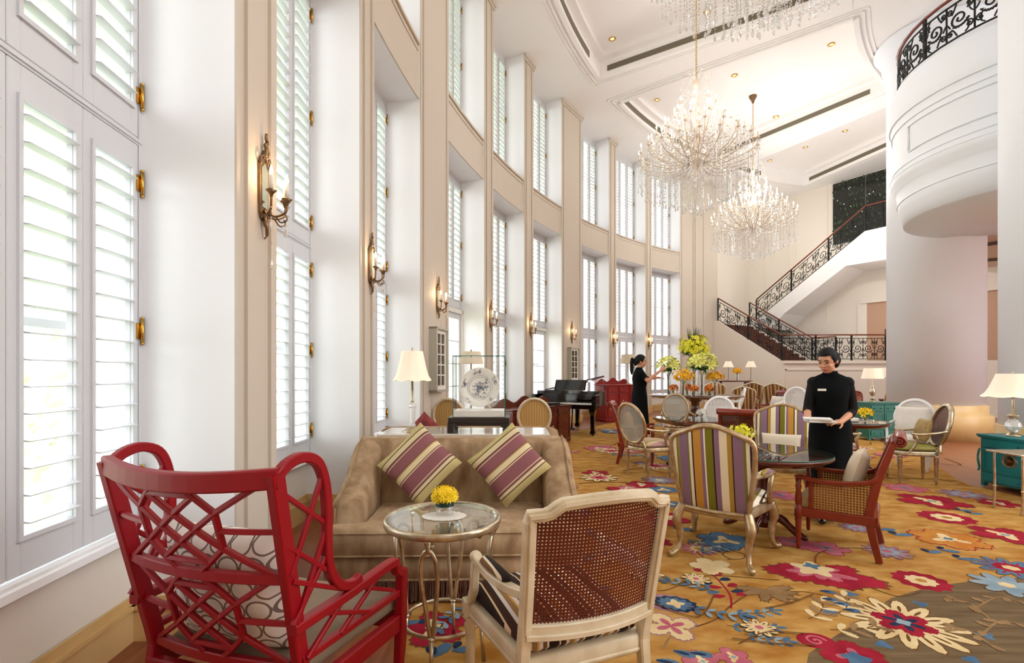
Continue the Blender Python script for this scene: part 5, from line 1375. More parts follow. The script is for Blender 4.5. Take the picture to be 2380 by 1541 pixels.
    def hairfn(a, c):
        th = 2 * pi * a; ph = c * pi * .62; x, y, z = sin(ph) * cos(th), sin(ph) * sin(th), cos(ph)
        k = 1.0 if y < .2 or ph < 1.0 else max(.70, 1 - (y - .2) * .6 * max(0, ph - 1.0))
        return (x * .084 * k, .006 + y * .104 * k, 1.560 + z * .106)
    vs = MB()
    def keep(a, c):
        p = Vector(hairfn(a, c)); return p
    for j in range(nv):
        for i in range(nu):
            q = [keep((i + e) / nu, (j + f) / nv) for e, f in ((0, 0), (0, 1), (1, 1), (1, 0))]
            ctr = sum(q, Vector()) / 4
            if ctr.y > .052 and ctr.z < 1.611: continue      # the face stays clear
            m.add(q, [(0, 1, 2, 3)], True)
    m.ball((0, -.072, 1.530), (.070, .046, .085), 14, 10)
    for s_ in (-1, 1): m.ball((s_ * .064, -.028, 1.55), (.02, .05, .055), 10, 8)
    if pony: m.tube(catmull([(0, -.095, 1.585), (0, -.135, 1.57), (0, -.145, 1.48), (0, -.13, 1.36), (0, -.12, 1.28)], 4), [.022] * 4 + [.032] * 9 + [.026, .02, .014, .008], 8); m.lathe([(.026, -.012), (.03, 0), (.026, .012)], 10, (0, -.115, 1.585), mi=1)
    else: m.ball((.0, -.115, 1.50), (.056, .046, .062), 12, 8); m.ball((0, -.07, 1.475), (.058, .04, .05), 12, 8)
    m.build('hair', [M['hair'], M['porc']], t)
    m = MB(); m.T = HT
    for s_ in (-1, 1): m.ball((s_ * .031, .0945, 1.540), (.013, .006, .006), 8, 6)
    m.build('eyes', M['hair'], t)
    m = MB(); m.T = HT
    for s_ in (-1, 1): m.tube(catmull([(s_ * .014, .1045, 1.562), (s_ * .032, .1045, 1.569), (s_ * .05, .0945, 1.560)], 3), .0035, 5)
    m.build('eyebrows', M['hair'], t)
    m = MB(); m.T = HT; m.ball((0, .1065, 1.476), (.026, .006, .0048), 10, 6); m.ball((0, .1055, 1.468), (.018, .005, .0045), 10, 6); m.build('lips', mat('lips', (178, 70, 70), .4) if 'lips' not in bpy.data.materials else bpy.data.materials['lips'], t)
    return t
p1 = person('smiling waitress in long black dress walking and looking down at the menus she carries', (3.08, 4.68, .0105), face(-.5, -.87), 1.0,
    [((.188, .08, 1.06), (.20, .28, .965), (-.35, .9, .05), (.2, -.05, -1), .25), ((-.185, -.03, 1.04), (-.07, .20, .955), (.75, .65, -.05), (-.1, .2, 1), .35)],
    R(-28), R(20), 1.35, .13, False)
m = MB(); m.rbox(-.035, .035, 0, .006, -.011, .011, .003); nb = m.build('name_badge', M['porc'], p1); nb.location = (.075, .142, 1.245)
fr_ = face(-.5, -.87); ML = Matrix.Translation((3.08, 4.68, .0105)) @ Matrix.Rotation(fr_, 4, 'Z')
for k, (dx, dy, dz, a, lb) in enumerate(((.0, .0, 0, .25, 'cream menu held flat by the walking waitress, lower of the two'), (.02, .01, .021, .05, 'cream menu held by the walking waitress, on top of the other'))):
    m = MB(); m.rbox(-.11, .11, -.09, .09, 0, .018, .003); o = m.build('menu', M['paper']); o.matrix_world = ML @ Matrix.Translation((.10 + dx, .335 + dy, .955 + dz)) @ Matrix.Rotation(a, 4, 'Z'); tag(o, lb, 'menu')
p2 = person('waitress in black short-sleeved dress with ponytail arranging lilies at the flower table', (2.46, 9.35, .0105), face(1, .1), 1.06,
    [((.235, .07, 1.185), (.20, .31, 1.36), (-.1, .8, .5), (.9, -.1, .3), .7), ((-.215, .15, 1.20), (-.17, .40, 1.235), (.2, .95, 0), (.0, .1, 1), .5)],
    R(-8), R(6), .72, .0, True)
CZ = .0105   # carpet surface
def G(u, v): return gp(u, v, CZ)
# ---- front-left group
rc = red_chair((-.917, 1.944, CZ), R(-17.5))
cp = cushion_thing('cushion', 'white scatter cushion with taupe interlocking circles in the red lattice armchair', (0, 0, 0), (0, 0, 0), .50, .45, .16, ring_pattern('circle_print', (240, 232, 222), (132, 112, 100)))
ml = Matrix.Translation((-.917, 1.944, CZ)) @ Matrix.Rotation(R(-17.5), 4, 'Z') @ Matrix.Translation((.01, -.255, .672)) @ Matrix.Rotation(R(102), 4, 'X')
cp.matrix_world = ml
cc = cane_chair((.169, 2.007, CZ), R(21.7))
gt = glass_table((-.34, 2.39, CZ))
sf = sofa('brown velvet loveseat with two striped pillows and bullion fringe', (-.365, 3.37, CZ), R(1.5))
lp = cushion_thing('pillow', 'mauve and cream striped pillow on the brown loveseat, the one nearer the window', (-.66, 3.40, .735), (R(74), R(45), 0), .43, .43, .16, M['st_pil'])
def diamond(o, loc, tilt, spin, yaw=0):
    o.matrix_world = Matrix.Translation(loc) @ Matrix.Rotation(yaw, 4, 'Z') @ Matrix.Rotation(tilt, 4, 'X') @ Matrix.Rotation(spin, 4, 'Z')
diamond(lp, (-.66, 3.45, .768), R(72), R(137))
rp = cushion_thing('pillow', 'mauve and cream striped pillow on the brown loveseat, the one nearer the cane armchair', (0, 0, 0), (0, 0, 0), .43, .43, .16, M['st_pil'])
diamond(rp, (-.02, 3.45, .768), R(72), R(131))
# ---- dining group
tbl = round_table('round_table', 'round mahogany pedestal table with glass top beside the waitress carrying menus', (2.22, 4.27, CZ), .53, .72, M['dwood'])
la = louis_chair('striped_armchair', 'high-back armchair in mauve, green and cream stripes turned away before the round table', (1.525 + .25 * .61, 3.645 + .25 * .79, CZ), face(.61, .79), M['st_louis'])
lb_ = dup(la, (3.06, 5.5, CZ), face(-.52, -.85), 'high-back armchair in mauve and green stripes facing us across the round table')
clb = club_chair('cane_club_chair', 'red mahogany club chair with golden cane sides and scrolled top at the round table', (2.66, 3.96, CZ + .002), face(-.78, .62))
# ---------------------------------------------------------------- fittings on the walls and ceiling
names = ['beside the big window, the largest', 'on the second pier, past the first tall recess', 'above the large framed panel', 'on the narrow pier past the framed panel', 'on the narrow pier beyond the tall glass door', 'above the small framed panel behind the piano', 'on the pier behind the red cabinet', 'on the last narrow pier behind the flower table']
uu = [608, 859, 1016, 1139, 1232, 1328, 1425, 1507]
s0 = None
for i in range(8):
    a, b = PIER[i + 1]; th = min(max(th_of(uu[i]), a + (b - a) * .3), a + (b - a) * .7); p = pol(th, RW, 2.53); ang = face(cos(R(th)), -sin(R(th)))
    lb = 'bronze three-candle wall sconce ' + names[i]
    if s0 is None: s0 = sconce(p, ang, lb)
    else: dup(s0, p, ang, lb)
for i, lb, z in ((3, 'large champagne framed panel of dark mullioned panes on the wide pier below a sconce', 1.14), (6, 'framed panel of mullioned panes on the pier behind the piano', 1.18)):
    a, b = PIER[i]; th = a + (b - a) * .5; frame_box(pol(th, RW, z), face(cos(R(th)), -sin(R(th))), lb)
ch = None
for th, lb in ((26.5, 'large crystal chandelier with lit candle bulbs hanging nearer the windows'), (48.7, 'crystal chandelier hanging in front of the stairs'), (3.0, 'crystal chandelier overhead, only its lowest drops in view')):
    p = pol(th, 13.6 if th > 5 else 13.5, ZT)
    if ch is None: ch = chandelier(p, lb)
    else: dup(ch, p, .3, lb, 'crystal chandeliers')
# ---------------------------------------------------------------- behind the loveseat
cs = thing('console_table', 'cream console table behind the brown loveseat under the plate display', 'console table', (-.385, 4.07, CZ), 0)
m = MB(); m.rbox(-.69, .69, -.235, .235, .895, .92, .006); m.build('tabletop', mat('glossy_cream_top', (214, 204, 190), .12, coat=.5), cs)
m = MB(); m.box(-.66, .66, -.21, .21, .82, .895); m.build('apron', M['cream'], cs)
for sx in (-1, 1):
    for sy in (-1, 1):
        m = MB(); m.T = Matrix.Translation((sx * .63, sy * .18, 0)); turned_leg(m, 0, 0, .82, .026); m.build('leg', M['cream'], cs)
zt = .926
lamp('table_lamp', 'crystal-stem table lamp with white scalloped bell shade at the end of the console', (-.825, 4.0, zt), .70, .158, .088, .235, 'column')
dc = thing('display_case', 'green-edged glass display case on a dark carved stand', 'display case', (-.27, 4.05, zt), 0)
m = MB(); m.rbox(-.25, .25, -.15, .15, .085, .13, .006); m.rbox(-.235, .235, -.135, .135, .06, .09, .004)
m.build('stand_top', M['ebony'], dc)
for sx in (-1, 1):
    for sy in (-1, 1):
        m = MB(); m.rbox(sx * .225 - .03, sx * .225 + .03, sy * .125 - .025, sy * .125 + .025, .0, .09, .008); m.rbox(sx * .225 - .045 * (1 if sx > 0 else 0) - (0 if sx > 0 else .03), sx * .225 + .045 * (1 if sx < 0 else 0) + (0 if sx < 0 else .03), sy * .125 - .02, sy * .125 + .02, .05, .08, .006); m.build('leg', M['ebony'], dc)
m = MB(); m.rbox(-.205, .205, -.115, .115, .13, .185, .004); m.build('plinth', M['porc'], dc)
for (a, b, c, e) in ((-.212, -.208, -.125, .125), (.208, .212, -.125, .125), (-.212, .212, -.125, -.121), (-.212, .212, .121, .125)):
    m = MB(); m.box(a, b, c, e, .13, .63); m.build('pane', M['case'], dc)
m = MB(); m.box(-.212, .212, -.125, .125, .628, .632); m.build('pane', M['case'], dc)
m = MB()
for sx in (-1, 1):
    for sy in (-1, 1): m.box(sx * .211 - .0025, sx * .211 + .0025, sy * .124 - .0025, sy * .124 + .0025, .13, .633)
for sy in (-1, 1): m.box(-.213, .213, sy * .124 - .0025, sy * .124 + .0025, .628, .633)
for sx in (-1, 1): m.box(sx * .211 - .0025, sx * .211 + .0025, -.124, .124, .628, .633)
m.build('edge', M['gedge'], dc)
pl = thing('plate', 'large white porcelain plate with blue painted branches inside the glass case', 'plate', (-.27, 4.06, zt + .368), 0); pl.rotation_euler = (R(78), 0, 0)
m = MB(); m.lathe([(0, -.012), (.10, -.010), (.12, -.002), (.165, .022), (.168, .026), (.163, .027), (.118, .006), (.098, .0), (0, -.002)], 64); m.build('dish', M['porc'], pl)
m = MB(); rnd = random.Random(9); 
for k in range(110):
    rr = rnd.choice((rnd.uniform(0, .075), rnd.uniform(.125, .155))); a = rnd.uniform(0, 2 * pi) if rr < .1 else (rnd.choice((.5, 1.7, 2.9, 4.1, 5.4)) + rnd.uniform(-.22, .22))
    z = .0 if rr < .1 else .006 + (rr - .12) * .47; p = Vector((rr * cos(a), rr * sin(a), z + .0015)); l = rnd.uniform(.008, .022); b = rnd.uniform(0, 6.28)
    m.tube([p, p + Vector((l * cos(b), l * sin(b), .0)), p + Vector((l * 1.6 * cos(b + .6), l * 1.6 * sin(b + .6), .0))], [.0018, .003, .001], 4)
for r_ in (.09, .105): m.tube([(r_ * cos(2 * pi * k / 60), r_ * sin(2 * pi * k / 60), .001 if r_ < .1 else .002) for k in range(60)], .0012, 4, closed=True)
m.build('painted_branches', mat('blue_glaze', (96, 112, 140), .3), pl)
m = MB()
for sx in (-1, 1): m.tube(catmull([(sx * .09, -.172, -.05), (sx * .085, -.165, .0), (sx * .08, -.16, .03), (sx * .08, -.135, .034)], 4), .004, 6)
m.T = None; m.build('easel_hook', M['porc'], pl)
sf2 = dup(sf, (-.385, 4.82, CZ), R(180), 'beige velvet loveseat back to back with the console, only its top in view')
p3 = cushion_thing('pillow', 'small dusky red pillow peeking over the beige loveseat near the framed panel', (0, 0, 0), (0, 0, 0), .36, .36, .13, mat('dusky_red', (150, 62, 62), .85, noise=.3, nscale=14))
diamond(p3, (-.86, 4.83, .80), R(-70), R(45))
# ---------------------------------------------------------------- along the windows
oc_gold = oval_chair('oval_chair', 'oval-back chair with gold pleated stripes in front of the red-brown sideboard', (.34, 7.35, CZ), face(.05, 1), M['cream'], M['st_gold'], M['st_gold'], arms=False, zc=.77)
dup(oc_gold, (-.86, 7.3, CZ), face(.15, 1), 'oval-back chair with gold pleated stripes, half hidden behind the plate display')
lamp_t = round_table('round_table', 'small dark round side table between the two gold-striped oval chairs', (-.56, 6.55, CZ), .24, .74, M['dwood'], glass=False, ped=.03, feet=.2)
lamp('table_lamp', 'tall lamp with plain drum shade standing behind the glass display case', (-.55, 6.5, CZ + .74), .98, .165, .125, .16, 'stick', M['shade_off'], bell=False)
wood_cabinet('sideboard', 'red-brown sideboard with wavy gallery behind the gold-striped chairs', (.42, 9.35, CZ + .001), math.atan2(.79, .61), 1.95, .48, .76, M['dwood'], panels=4)
m = MB()
for k, (x, y, z) in enumerate(((0, 0, 0), (.005, .01, .02), (-.01, 0, .04))): m.rbox(x - .13, x + .13, y - .09, y + .09, z, z + .018, .003)
bk = m.build('folder_stack', M['ebony']); bk.location = (.80, 9.56, CZ + .762); bk.rotation_euler = (0, 0, .6); tag(bk, 'low stack of black folders on top of the red-brown sideboard', 'folders')
piano('black grand piano with lid slightly raised by the windows', (1.38, 11.35, CZ), R(-26))
rc2 = wood_cabinet('red_cabinet', 'red lacquered carved cabinet with pale inlay beyond the piano', (3.15, 14.35, CZ), R(30), 1.35, .5, 1.06, mat('chinese_red', (150, 30, 26), .35, noise=.2, nscale=8), panels=3, inlay=M['cream'])
lamp('table_lamp', 'tall lamp with rectangular beige shade behind the waitress arranging flowers', (3.496, 14.55, CZ + 1.063), .92, .24, .2, .28, 'column', M['shade_off'], bell=False)
# ---------------------------------------------------------------- the flower table
FT = Vector((3.98, 10.5, CZ)); FH = .925
round_table('flower_table', 'large round dark wood table crowded with yellow and orange flower vases', FT, .97, FH, M['tablewood'], glass=False, ped=.10, feet=.62)
def on(u, dy): y = FT.y + dy; return ((u - CX) * y / F, y, CZ + FH + .001)
vase_flowers('lily_vase', 'tall glass vase of pale yellow lilies beside the waitress', on(1553, -.15), .055, .42, 'lily', .22, .62, M['pale'], 20, .11, 2, leaves=34)
vase_flowers('lily_vase', 'tall glass vase of pale yellow lilies at the centre of the flower table', on(1631, -.45), .055, .44, 'lily', .27, .66, M['pale'], 26, .12, 3, leaves=38)
vase_flowers('orchid_vase', 'glass vase of golden orchids at the middle of the table front', on(1588, -.6), .05, .26, 'spray', .22, .38, M['orange'], 90, .045, 4, leaves=0)
vase_flowers('orchid_vase', 'glass vase of golden orchids nearest the striped chairs', on(1661, -.4), .045, .26, 'spray', .17, .38, M['orange'], 70, .045, 5, leaves=0)
big = vase_flowers('orchid_vase', 'tallest vase, lime yellow orchids topped by green spiky leaves', on(1613, .3), .08, .70, 'spray', .34, 1.0, M['lime'], 210, .06, 6, squash=1.05, leaves=10)
m = MB(); rnd = random.Random(2)
for k in range(44):
    a = rnd.uniform(0, 6.28); q = rnd.uniform(.0, .18); m.tube([(q * .4 * cos(a), q * .4 * sin(a), .95), (q * cos(a), q * sin(a), rnd.uniform(1.3, 1.52))], [.012, .002], 4)
o = m.build('spiky_leaves', M['spike'], big); o['kind'] = 'stuff'
for u, dy, sd, lb in ((1565, -.40, 7, 'glass cube of orange gerberas below the lily vase beside the waitress'), (1612, -.72, 8, 'glass cube of orange gerberas at the table front edge'), (1649, -.72, 9, 'glass cube of orange gerberas between the two golden orchid vases'), (1597, -.1, 10, 'glass cube of orange gerberas half hidden behind the golden orchids')):
    vase_flowers('gerbera_bowl', lb, on(u, dy), .07, .11, 'gerbera', .09, .155, M['gerbera'], 9, .064, sd, leaves=6)
# ---------------------------------------------------------------- chairs and tables of the middle
oc_a = oval_chair('oval_chair', 'silver oval-back armchair with grey cane and pink striped seat at the square table', (1.86, 6.62, CZ), face(.86, .5), M['champ'], M['cane_grey'], M['st_pink'])
oc_w = dup(oc_a, (3.32, 7.85, CZ), face(-.5, -.85), 'white oval-back chair with woven back facing us behind the square table', swap={'champagne_silver': M['white'], 'cane_grey_white': M['cane_white'], 'faded_pink_stripe': M['linen']})
cl2 = dup(clb, (1.98, 7.65, CZ), face(.95, -.3), 'mahogany club chair with cane back beyond the silver oval chair')
cu = cushion_thing('cushion', 'gold cushion in the club chair beyond the silver oval chair', (0, 0, 0), (0, 0, 0), .40, .36, .14, mat('gold_cloth', (196, 144, 66), .8))
cu.matrix_world = Matrix.Translation((1.86, 7.69, CZ + .60)) @ Matrix.Rotation(face(.95, -.3), 4, 'Z') @ Matrix.Rotation(R(102), 4, 'X')
sq = square_table('square dark table with clipped corners, glass top and one pale flower bowl', (2.66, 7.12, CZ), R(8), .90, .73)
vase_flowers('flower_bowl', 'small glass bowl with a white flower ball on the square table', (2.80, 7.15, CZ + .732), .05, .06, 'bowl', .075, .075, M['linen'], 46, .03, 12, leaves=6)
dup(oc_a, (3.05, 8.9, CZ), face(-.2, -1), 'oval-back chair with striped seat half hidden under the flower table edge')
cl3 = dup(clb, (3.12, 6.45, CZ), face(.55, .83), 'mahogany club chair with dark cane back seen from behind beside the striped chairs')
cw = cushion_thing('cushion', 'plain cream cushion in the striped armchair across the round table', (0, 0, 0), (0, 0, 0), .40, .22, .12, bpy.data.materials['beige_linen'] if 'beige_linen' in bpy.data.materials else mat('oat_linen', (228, 216, 192), .9))
cw.matrix_world = Matrix.Translation((3.06 - .52 * .06, 5.5 - .85 * .06, CZ + .645)) @ Matrix.Rotation(face(-.52, -.85), 4, 'Z') @ Matrix.Translation((0, -.06, -.04)) @ Matrix.Rotation(R(104), 4, 'X')
cb_ = cushion_thing('cushion', 'cream cushion with dark piping in the mahogany club chair at the round table', (0, 0, 0), (0, 0, 0), .40, .35, .14, mat('beige_linen', (222, 206, 178), .9))
cb_.matrix_world = Matrix.Translation((2.66, 3.96, CZ)) @ Matrix.Rotation(face(-.78, .62), 4, 'Z') @ Matrix.Translation((0, -.13, .625)) @ Matrix.Rotation(R(106), 4, 'X')
# things on the near tables
dl = MB(); n = 72
dl.prism([(.105 * (1 + .06 * abs(sin(9 * 2 * pi * k / n))) * cos(2 * pi * k / n), .075 * (1 + .06 * abs(sin(9 * 2 * pi * k / n))) * sin(2 * pi * k / n)) for k in range(n)], 0, .0025)
dy_ = dl.build('doily', M['linen']); dy_.location = (-.335, 2.39, CZ + .70); tag(dy_, 'white lace doily under the flower bowl on the small glass table', 'doily')
fb = vase_flowers('flower_bowl', 'footed glass bowl of bright yellow chrysanthemums on the small glass table', (-.335, 2.41, CZ + .7035), .045, .075, 'bowl', .066, .088, M['yellow'], 90, .024, 14, squash=.72, leaves=0)
m = MB(); m.lathe([(.047, .045), (.047, .074)], 24, caps=False); m.build('dark_band', mat('dark_green_liner', (20, 60, 48), .4), fb)
vase_flowers('orchid_vase', 'small glass vase of yellow orchids on the round table by the waitress', (1.98, 4.18, CZ + .722), .03, .10, 'spray', .10, .16, M['lime'], 34, .032, 15, leaves=0)
dl2 = MB(); dl2.prism([(.11 * (1 + .05 * abs(sin(9 * 2 * pi * k / n))) * cos(2 * pi * k / n), .11 * (1 + .05 * abs(sin(9 * 2 * pi * k / n))) * sin(2 * pi * k / n)) for k in range(n)], 0, .001)
d2o = dl2.build('doily', M['linen']); d2o.location = (1.98, 4.18, CZ + .7205); tag(d2o, 'white lace doily under the orchid vase on the round table', 'doily')
# ---------------------------------------------------------------- right-hand table group
round_table('round_table', 'round mahogany table with daffodil-yellow flowers near the big column', (4.78, 6.83, CZ), .46, .73, M['dwood'], ped=.06)
vase_flowers('flower_vase', 'small vase of yellow flowers on the round table near the column', (4.93, 6.75, CZ + .731), .035, .06, 'lily', .075, .11, M['yellow'], 14, .055, 16, leaves=0)
m = MB(); m.rbox(-.10, .10, -.06, .06, 0, .05, .01); bx = m.build('napkin_box', M['paper']); bx.location = (4.68, 6.70, CZ + .732); bx.rotation_euler = (0, 0, .2); tag(bx, 'cream box on the round table beside the yellow flowers', 'box')
oc_s = dup(oc_a, (5.2, 6.3, CZ), face(-.8, .3), 'silver oval-back armchair with brown cane back and green silk seat near the column', swap={'champagne_silver': M['silverleaf'], 'cane_grey_white': M['cane_dark'], 'faded_pink_stripe': M['green_seat']})
oc_w2 = dup(oc_w, (5.85, 7.1, CZ), face(-.75, -.66), 'white oval-back chair with white cushion against the big column')
cu2 = cushion_thing('cushion', 'white square cushion in the white oval chair against the column', (0, 0, 0), (0, 0, 0), .42, .40, .13, M['linen'])
cu2.matrix_world = Matrix.Translation((5.85, 7.1, CZ)) @ Matrix.Rotation(face(-.75, -.66), 4, 'Z') @ Matrix.Translation((0, -.13, .71)) @ Matrix.Rotation(R(104), 4, 'X')
cu3 = cushion_thing('cushion', 'gold fringed cushion in the green-seated silver oval chair', (0, 0, 0), (0, 0, 0), .34, .30, .12, mat('gold_weave', (190, 160, 104), .85, noise=.4, nscale=40))
cu3.matrix_world = Matrix.Translation((5.2, 6.3, CZ)) @ Matrix.Rotation(face(-.8, .3), 4, 'Z') @ Matrix.Translation((0, -.12, .665)) @ Matrix.Rotation(R(104), 4, 'X')
dup(oc_a, (4.22, 6.35, CZ), face(.85, .35), 'oval-back armchair with pink striped seat hidden behind the walking waitress')
chest('teal_cabinet', 'bright teal low cabinet with drawers before the large white pier', (6.06, 5.45, CZ), R(-90), 1.24, .36, .645, M['teal'])
lamp('table_lamp', 'table lamp with glass ball base and pleated bell shade on the bright teal cabinet', (6.0, 5.79, CZ + .646), .78, .29, .15, .27, 'ball')
chest('teal_cabinet', 'green lacquered small cabinet with a lamp beside the far side of the column', (7.72, 10.25, CZ), 0, .62, .42, .79, M['teal2'])
lamp('table_lamp', 'silver baluster lamp with plain tapered shade on the green cabinet', (7.64, 10.25, CZ + .791), .74, .20, .15, .22, 'baluster', bell=False)
st_ = thing('side_table', 'narrow silver side table with scroll medallion before the bright teal cabinet', 'table', (5.40, 4.93, CZ + .004), 0)
m = MB(); m.rbox(-.40, .40, -.18, .18, .575, .595, .005); m.build('tabletop', M['silverleaf'], st_)
for sx in (-1, 1):
    for sy in (-1, 1):
        m = MB(); m.tube(catmull([(sx * .34, sy * .14, .575), (sx * .345, sy * .14, .5), (sx * .34, sy * .14, .3), (sx * .345, sy * .14, .03), (sx * .36, sy * .14, .0)], 4), .011, 8); m.ball((sx * .34, sy * .14, .22), .016, 8, 6); m.build('leg', M['silverleaf'], st_)
    m = MB(); m.tube([(sx * .33, .07 * cos(2 * pi * k / 20), .50 + .06 * sin(2 * pi * k / 20)) for k in range(20)], .008, 6, closed=True); m.lathe([(.0, 0), (.04, .004), (.05, .0)], 16); m.v[-48:] = [(sx * .33 + z, x, .5 + y) for x, y, z in m.v[-48:]]; m.build('medallion', M['bronze'], st_)
# ---------------------------------------------------------------- far seating in front of the stairs
g5 = 'high-backed striped chairs at the far tables'
fl_ = louis_chair('striped_armchair', 'brown and gold striped high-back chair just past the flower table edge', (6.55, 13.6, CZ), face(.5, .85), M['st_brown'], M['cream'])
dup(fl_, (7.35, 14.9, CZ), face(.3, .9), 'brown striped high-back chair behind the chair past the flower table, under the lamps', scale=1.08)
dup(fl_, (7.55, 13.6, CZ), face(.75, .6), 'brown striped high-back chair between the tan club chair and the white oval chair', scale=1.08)
dup(fl_, (6.2, 14.6, CZ), face(-.2, -1), 'brown striped high-back chair facing us behind the golden orchids', scale=1.08)
dup(fl_, (8.65, 11.55, CZ), face(-.85, .3), 'brown striped high-back chair beside the column behind the green cabinet')
dup(oc_w, (5.75, 12.8, CZ), face(-.9, .3), 'white oval-back chair beside the striped chairs past the flower table', scale=1)
dup(oc_w, (6.45, 11.2, CZ), face(-.75, -.66), 'white oval-back chair between the striped chairs and the waitress carrying menus', scale=1.06)
oc_g2 = dup(oc_gold, (7.6, 12.35, CZ), face(-.9, -.3), 'gold-backed oval chair beside the waitress carrying menus')
cl4 = dup(clb, (6.75, 12.55, CZ), face(-.95, -.2), 'tan club chair with a cushion beyond the flower table', scale=1)
cu4 = cushion_thing('cushion', 'pale cushion in the tan club chair beyond the flower table', (0, 0, 0), (0, 0, 0), .40, .36, .14, M['linen'])
cu4.matrix_world = Matrix.Translation((6.75, 12.55, CZ)) @ Matrix.Rotation(face(-.95, -.2), 4, 'Z') @ Matrix.Translation((0, -.13, .625)) @ Matrix.Rotation(R(106), 4, 'X')
round_table('round_table', 'dark round table between the far striped chairs', (6.95, 14.25, CZ), .34, .73, M['dwood'], glass=False)
sl = thing('lamp_table', 'dark narrow console with two lamps against the stair wall', 'console table', (7.45, 16.3, CZ), R(0))
m = MB(); m.rbox(-.55, .55, -.2, .2, 1.10, 1.14, .006); m.build('tabletop', M['dwood'], sl)
for sx in (-1, 1):
    m = MB(); m.rbox(sx * .48 - .04, sx * .48 + .04, -.16, .16, 0, 1.10, .006); m.build('leg', M['dwood'], sl)
for u, lb in ((1693, 'slim table lamp with pleated shade on the far console, next to the tall orchids'), (1745, 'slim table lamp with pleated shade on the far console, next to the stairs')):
    lamp('table_lamp', lb, ((u - CX) * 16.3 / F, 16.3, CZ + 1.141), .68, .17, .09, .2, 'stick', bell=False)
vase_flowers('orchid_vase', 'vase of golden orchids between the two slim lamps on the far console', ((1713 - CX) * 16.2 / F, 16.2, CZ + 1.141), .05, .2, 'spray', .14, .30, M['orange'], 60, .05, 21, leaves=0)
round_table('round_table', 'small dark lamp table close behind the big column', (9.55, 12.25, CZ), .22, .74, M['dwood'], glass=False, ped=.03, feet=.18)
lamp('table_lamp', 'tapered-shade lamp half hidden behind the big column, beyond the green cabinet', (9.55, 12.25, CZ + .742), .82, .22, .16, .24, 'baluster', bell=False)
# floral settee by the column
se = thing('floral_settee', 'rust floral settee with carved mahogany rim behind the walking waitress', 'settee', (8.85, 13.0, CZ), face(-.4, -.9))
fl5 = mat('rust_floral', (206, 150, 116), .85, noise=.6, nscale=16, col2=(150, 60, 44))
m = MB(); ol = [(-.5, .4), (-.5, .82), (-.35, .9), (0, .98), (.35, .9), (.5, .82), (.5, .4)]
m.loft([[(x, -.3, z) for x, z in ol], [(x, -.2, z) for x, z in ol]], smooth=False); m.build('backrest', fl5, se)
m = MB(); m.tube(catmull([(x, -.25, z) for x, z in ol], 4), .03, 6); m.build('back_frame', M['rwood'], se)
m = MB(); slab(m, seat_poly(1.0, 1.0, .3, -.3), .30, .45, .02, .02); m.build('seat', fl5, se)
for sx in (-1, 1):
    for sy in (-1, 1):
        m = MB(); m.T = Matrix.Translation((sx * .44, sy * .24, 0)); turned_leg(m, 0, 0, .31, .026); m.build('leg', M['rwood'], se)
# ---------------------------------------------------------------- the carpet
CM = {'gold': 0, 'taupe': 1, 'red': 2, 'pink': 3, 'cream': 4, 'blue': 5, 'lblue': 6, 'navy': 7, 'line': 8, 'grey': 9, 'mauve': 10, 'rust': 11}
def pile(name, c, c2, st=(1, 1, 1), ns=6): return mat(name, c, .95, noise=.3, nscale=ns, col2=c2, bump=.5, bscale=260, stretch=st, spec=.1)
cmats = [pile('carpet_gold', (208, 164, 92), (172, 114, 46), (1.1, 1.9, 1), 4.2), pile('carpet_taupe', (134, 112, 82), (108, 88, 62), (.4, 4, 1), 6), pile('carpet_red', (176, 40, 60), (144, 26, 44)), pile('carpet_pink', (204, 120, 130), (184, 88, 108)), pile('carpet_cream', (236, 214, 166), (220, 190, 138)), pile('carpet_blue', (98, 128, 154), (74, 104, 134)), pile('carpet_light_blue', (156, 174, 180), (128, 150, 164)), pile('carpet_navy', (46, 62, 86), (36, 46, 70)), pile('carpet_line', (126, 88, 46), (106, 70, 36)), pile('carpet_grey', (164, 132, 92), (140, 108, 72)), pile('carpet_mauve', (172, 132, 140), (150, 104, 120)), pile('carpet_rust', (204, 144, 66), (190, 110, 44))]
cpt = MB(); ZB = .0035
lef = [pol(t, 16.45) for t in [-16 + 2.6 * k for k in range(29)]]
rig = [(9.0, 16.2), (8.3, 13.0), (7.9, 10.9), (7.35, 9.3), (6.95, 8.2), (6.45, 7.32), (5.98, 6.55), (5.75, 6.1), (5.9, 4.6), (5.9, -1.6)]
edge = [(p.x, p.y) for p in lef if p.y > -1.6] + rig
cpt.prism(edge, 0, ZB, 0)
lay = [0]
def flat(poly, c, k=1):
    lay[0] += 1
    z = ZB + .0005 * k + .0000016 * lay[0]
    cpt.add([(x, y, z) for x, y in poly], [tuple(range(len(poly)))], False, CM[c])
def blob(x, y, r, n=5, a=.18, ph=0.0, c='red', k=1, sy=1.0, rot=0.0, N=30):
    P_ = []
    for i in range(N):
        t = 2 * pi * i / N; q = r * (1 + a * cos(n * t + ph)); px, py = q * cos(t), q * sin(t) * sy
        P_.append((x + px * cos(rot) - py * sin(rot), y + px * sin(rot) + py * cos(rot)))
    flat(P_, c, k)
def petal(x, y, a, l, w, c, k=1, lob=.12):
    P_ = []
    for i in range(17):
        t = (1 - cos(pi * i / 16)) / 2; s_ = (.22 + .78 * sin(pi / 2 * t / .6)) * w if t < .6 else w * math.sqrt(max(0, 1 - ((t - .6) / .4) ** 2)); P_.append((t * l * (1 + lob * .35 * cos(i * 1.9)), s_ * (1 + lob * .9 * cos(i * 2.3))))
    P_ = P_ + [(px, -py) for px, py in P_[::-1][1:-1]]
    flat([(x + px * cos(a) - py * sin(a), y + px * sin(a) + py * cos(a)) for px, py in P_], c, k)
